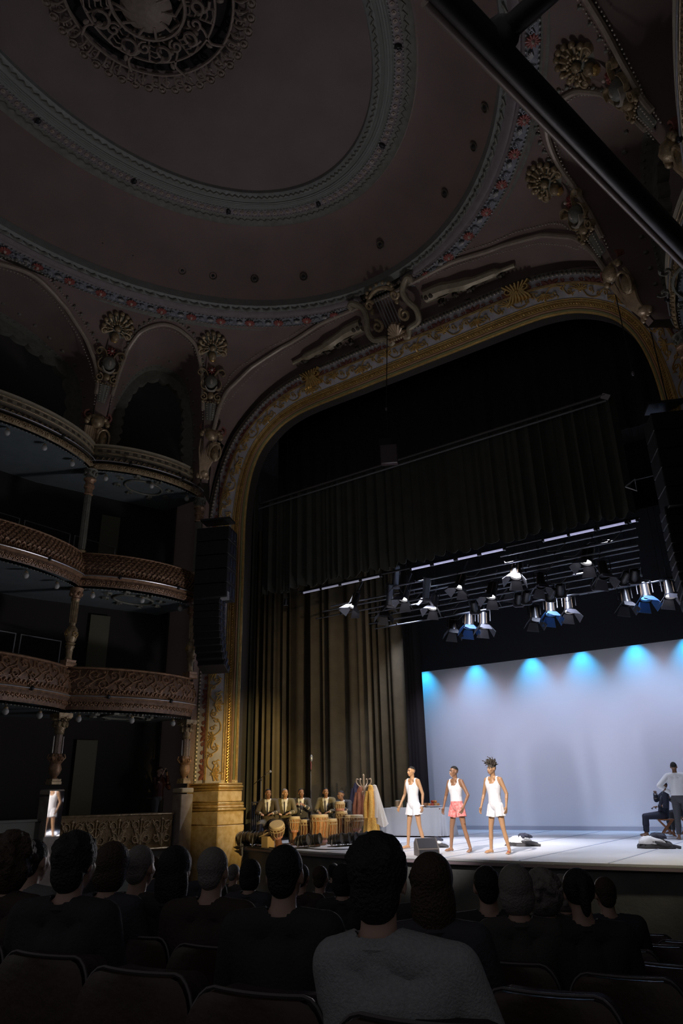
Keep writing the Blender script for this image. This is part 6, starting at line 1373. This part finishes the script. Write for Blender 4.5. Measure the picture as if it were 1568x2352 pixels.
def garment(P, W0, W1, ztop, zbot, M_, label, seed, skew=0.0, dpt=.16, name='hanging_garment'):
    o = empty(name, P, label, 'garment'); r_ = np.random.default_rng(seed); rows = []; n = 36
    for j, t in enumerate(np.linspace(0, 1, 14)):
        w_ = W0+(W1-W0)*t**.75; z = ztop+(zbot-ztop)*t; row = []
        for k in range(n):
            a = 2*PI*k/n; f_ = 1+.16*t*sin(a*6+seed)+.09*t*sin(a*11+seed*2+3*t); zz_ = z+(.05*sin(a*3+seed)*t if j == 13 else 0); row.append((w_*cos(a)*f_+skew*t, dpt*(.3+t)*sin(a)*f_, zz_))
        rows.append(row)
    m = MB(); m.grid(rows, wrap=True); m.add([(0, 0, ztop+.02)]+rows[0], [(0, 1+(k+1) % n, 1+k) for k in range(n)]); m.build('cloth', M_, o)
    m = MB()
    for s_ in (-1, 1): m = MB(); m.tube([(s_*W0*.7+skew*.3, -dpt*.6, ztop-.15), (s_*W0*1.6+skew*.4, -dpt*.9, ztop-.5), (s_*W0*1.3+skew*.5, -dpt*1.1, ztop-.85)], [.05, .06, .055], 8); m.build('sleeve', M_, o)
    return o
for (px, a, b, dx_, z1, M_, lb, sd, sk) in ((819, .05, .13, 0, 1.0, mat('navy hanging cloth', (.05, .045, .09), .8), 'small navy garment on the left hook of the coat stand', 2, -.05), (828, .05, .33, -.05, .35, mat('rust brown cloth', (.45, .17, .09), .8, 0, .1, 40, .2, 6), 'rust brown coat hanging on the left of the coat stand', 3, -.08),
      (861, .06, .24, 0, .38, mat('cream cloth', (.70, .62, .52), .8), 'cream coat hanging behind the yellow robe', 6, .12), (852, .06, .23, -.14, .10, mat('yellow printed cloth', (1.0, .60, .13), .75, 0, .1, 40, 0, 30, col2=(.80, .40, .07)), 'yellow patterned robe hanging on the right of the coat stand', 5, .0)):
    q = atY(px, 1850, YC_+dx_); zto = zt-.30 if px > 830 else (zt-.33 if px == 828 else zt-.22); garment(V3(q[0], YC_+dx_-.0, 0), a, b, zto, z1, M_, lb, sd, sk)
# table with white cloth and food
YT = 20.3; xa, xb = float(atY(890, 1870, YT)[0]), float(atY(1030, 1870, YT)[0]); ztb = float(atY(960, 1855, YT)[2]); cx = (xa+xb)/2; hw = (xb-xa)/2
o = empty('table', (cx, YT, 0), 'long buffet table hidden under the white cloth', 'table'); MB().bbox((0, 0, ztb-.03), (hw*2-.1, .85, .04), .01).build('tabletop', DRW, o)
for sx_ in (-1, 1):
    for sy_ in (-1, 1): MB().tube([(sx_*(hw-.2), sy_*.33, 0), (sx_*(hw-.2), sy_*.33, ztb-.05)], .025, 6).build('leg', BLKM, o)
m = MB(); rows = []; n = 140
def per(q, ex, ey):
    # rounded rectangle perimeter
    a = 2*PI*q; c, s_ = cos(a), sin(a); return np.sign(c)*abs(c)**.28*ex, np.sign(s_)*abs(s_)**.28*ey
rows.append([(0, 0, ztb+.005)]*n)
for t in np.linspace(0, 1, 12):
    row = []
    for k in range(n):
        q = k/n; w_ = .05*t*(abs(sin(q*2*PI*9))**1.5+.6*sin(q*2*PI*5+1)); x, y = per(q, hw+.03+w_, .46+w_); row.append((x, y, ztb+.004-t*(ztb-.03)))
    rows.append(row)
m.grid(rows, wrap=True); tag(m.build('tablecloth', WHITE, None, loc=(cx, YT, 0)), 'white cloth draped to the floor over the buffet table', 'tablecloth')
def item(name, px, label, cat, fn, dy=-.12):
    x = float(atY(px, 1850, YT+dy)[0]); o = empty(name, (x, YT+dy, ztb+.01), label, cat); fn(o); return o
def jar(o): MB().lathe([(.07, 0), (.075, .02), (.075, .17), (.06, .19)], n=14).build('jar_body', mat('tan glass jar', (.50, .34, .20), .2, 0, 0, 10, .3, 10), o); MB().lathe([(.065, .19), (.065, .21)], n=14).build('lid', mat('pale lid', (.7, .65, .55), .4), o)
item('jar', 913, 'squat tan jar at the left end of the buffet table', 'jar', jar); item('jar', 922, 'second squat tan jar beside the first on the table', 'jar', jar)
item('bottle', 927, 'dark bottle on the table left of the first dancer', 'bottle', lambda o: MB().lathe([(.035, 0), (.038, .18), (.014, .25), (.014, .31)], n=12).build('glass', mat('dark bottle glass', (.03, .05, .04), .1), o))
item('glass', 936, 'tall clear glass on the buffet table behind the first dancer', 'glass', lambda o: MB().lathe([(.035, 0), (.042, .15), (.038, .15), (.032, .01)], n=14).build('tumbler', mat('clear tumbler', (.75, .72, .68), .1, 0, trans=.6), o))
item('plate', 904, 'small white plate at the left corner of the buffet table', 'plate', lambda o: MB().lathe([(.05, 0), (.10, .015), (.10, .02), (.04, .008)], n=18).build('dish', WHITE, o), -.2)
item('bowl', 978, 'tan bowl on the table right of the first dancer', 'bowl', lambda o: MB().lathe([(.04, 0), (.10, .08), (.11, .12), (.095, .12), (.03, .015)], n=18).build('dish', DRW, o))
bw = item('platter', 996, 'round platter of fruit at the right of the buffet table', 'platter', lambda o: MB().lathe([(.10, 0), (.24, .03), (.25, .045), (.1, .015)], n=22).build('dish', WHITE, o))
r_ = np.random.default_rng(8); LCF = ['first', 'second', 'third', 'fourth', 'fifth', 'sixth', 'seventh', 'eighth', 'ninth']
for k in range(14):
    a = 2*PI*k/9; rr = .13 if k < 9 else .055; P_ = np.array(bw.location)+V3(rr*cos(a)*1.1, rr*sin(a), .07 if k < 9 else .15); f = empty('fruit', P_, f'{["orange", "red", "brown"][k % 3]} round {["orange", "apple", "roll"][k % 3]} on the platter, '+(f'{LCF[k]} of the outer ring going round from the right' if k < 9 else f'{LCF[k-9]} of the upper heap'), 'fruit', 'fruit heaped on the platter')
    m = MB(); m.lathe([(.012, -.042), (.036, -.028), (.048, 0), (.038, .03), (.010, .042)], n=10); m.build('flesh', mat(['orange peel', 'red apple skin', 'brown roll'][k % 3], [(.75, .30, .08), (.50, .08, .05), (.55, .33, .14)][k % 3], .4), f); MB().tube([(0, 0, .036), (.006, 0, .052)], .003, 4).build('stem', DRD, f)
# floor lanterns (row of cans) along the left front, and the two big ones beside the pillar
def floor_can(px, Y, label, rz, s=1.0, tilt=.12):
    P = atY(px, 1920, Y); o = empty('floor_lantern', (P[0], Y, 0.0), label, 'floor lantern', 'lanterns lying along the stage edge', rz)
    M = Matrix.Rotation(PI/2-tilt, 3, 'Y'); m = MB(); m.lathe([(.06*s, -.20*s), (.10*s, -.16*s), (.115*s, .02*s), (.12*s, .16*s), (.135*s, .18*s), (.135*s, .21*s), (.12*s, .21*s), (.11*s, .16*s)], (0, 0, .165*s), 16, M); m.build('can', mat('black lamp housing', (1, 1, 1)), o)
    m = MB(); m.lathe([(.112*s, .17*s), (.0, .165*s)], (0, 0, .165*s), 14, M); m.build('lens', mat('dark lens', (1, 1, 1)), o)
    for k in range(3): c = Vector((0, 0, .165*s)) + M @ Vector((0, 0, -.12*s+.09*s*k)); MB().tube([c + M @ Vector((.122*s*cos(a), .122*s*sin(a), 0)) for a in np.linspace(0, 2*PI, 17)[:-1]], .007, 5, True).build('cooling_ring', BLKM, o)
    MB().tube([(-.02, -.15*s, .165*s), (-.02, -.16*s, .012), (-.02, .16*s, .012), (-.02, .15*s, .165*s)], .012, 5).build('yoke', STEEL, o); MB().bbox((0, 0, .008), (.28*s, .34*s, .016), .004).build('floor_plate', BLKM, o)
LC = ['first', 'second', 'third', 'fourth', 'fifth', 'sixth', 'seventh', 'eighth']
for i, (px, Y) in enumerate(((693, 15.15), (718, 15.5), (770, 15.75), (787, 15.95), (803, 16.2), (827, 16.45), (843, 16.7), (860, 16.95))): floor_can(px, Y, f'black can lantern lying on the floor before the drums, {LC[i]} from the left', .25 if i % 2 else .1, 1.0)
floor_can(565, 15.15, 'large black box lantern on the floor nearest the pillar base', .1, 1.25, .05); floor_can(592, 15.05, 'large black lantern on the floor right of the one nearest the pillar', .1, 1.3, .05)
P = atY(615, 1925, 14.95); o = empty('floor_box', (P[0], 14.95, 0), 'tan sided open box with pale flap beside the leftmost drummer', 'box'); MB().bbox((0, 0, .13), (.22, .26, .26), .01).build('box_body', mat('tan card', (.50, .36, .18), .6), o); MB().bbox((-.05, 0, .30), (.30, .26, .015), .004, ry=-.35).build('flap', mat('pale flap', (.75, .60, .38), .5), o)
P = atY(700, 1937, 15.0); tag(MB().tube(catmull([(-1.2, .1, .012), (-.5, -.15, .012), (.1, .05, .012), (.7, -.1, .012), (1.4, .2, .012)], 6), .012, 5).build('floor_cable', BLKM, None, loc=(P[0], 14.85, 0)), 'black cable snaking along the stage edge before the floor lanterns', 'cable')
# wedge monitor
P = atZ(972, 1966); o = empty('stage_wedge', (P[0], P[1]+.14, 0), 'dark wedge floor monitor at the stage edge before the leftmost dancer', 'loudspeaker', None, .75); o.scale = (.62, .78, .78)
m = MB(); w_ = .36; pr = [(-.25, 0), (.25, 0), (.22, .30), (.02, .42), (-.25, .16)]
m.add([(x_, a, b) for x_ in (-w_, w_) for a, b in pr], [(4, 3, 2, 1, 0), (5, 6, 7, 8, 9)]+[(i, (i+1) % 5, 5+(i+1) % 5, 5+i) for i in range(5)]); m.build('cabinet', mat('grey brown cabinet', (.10, .085, .075), .5, 0, .2, 40), o, smooth=False)
m = MB().add([(-w_+.04, -.262, .03), (w_-.04, -.262, .03), (w_-.04, -.262, .15), (-w_+.04, -.262, .15), (-w_+.04, -.25+.02, .19), (w_-.04, -.25+.02, .19), (w_-.04, .0, .415), (-w_+.04, .0, .415)], [(0, 1, 2, 3), (4, 5, 6, 7)]); m.build('grille', BLKM, o, smooth=False)
MB().bbox((w_+.01, .05, .22), (.02, .14, .05), .006).build('side_handle', ALU, o); MB().lathe([(.045, 0), (.05, .02)], (w_, -.1, .06), 12, Matrix.Rotation(PI/2, 3, 'Y')).build('connector', ALU, o)
# heaps of clothes
def heap(px, py, s, label, seed):
    P = atZ(px, py); o = empty('clothes_heap', (P[0], P[1], 0), label, 'clothes'); r_ = np.random.default_rng(seed)
    def lump(w_, d_, h, z0, M_, nm, ox=0, oy=0):
        rows = []
        for j, t in enumerate(np.linspace(0, 1, 9)):
            row = []
            for k in range(30): a = 2*PI*k/30; q = cos(t*PI/2)**.6; f_ = 1+.13*sin(a*4+seed)+.09*sin(a*9+seed*3+t*4); row.append((ox+w_*cos(a)*q*f_, oy+d_*sin(a)*q*f_, z0+h*sin(t*PI/2)*(1+.18*sin(a*3+seed+t*3))))
            rows.append(row)
        m = MB(); m.grid(rows, wrap=True); m.build(nm, M_, o)
    lump(.36*s, .24*s, .12*s, 0, CHAR, 'folded_trousers'); lump(.26*s, .18*s, .12*s, .08*s, WHITE, 'white_shirt', -.05*s, -.03*s); lump(.17*s, .14*s, .09*s, .17*s, NAVY, 'dark_jacket', .05*s, .04*s); MB().tube(catmull([(.0, -.16*s, .12*s), (.2*s, -.18*s, .08*s), (.34*s, -.1*s, .05*s), (.46*s, -.05*s, .02)], 4), .03*s, 6).build('sleeve', CHAR, o)
heap(1200, 1943, 1.0, 'heap of dark clothes with a white shirt behind the right dancer', 1); heap(1507, 1948, 1.1, 'heap of dark clothes with a white shirt before the seated person in navy', 4); heap(1000, 1946, .8, 'heap of dark clothes half hidden behind the wedge monitor', 7)
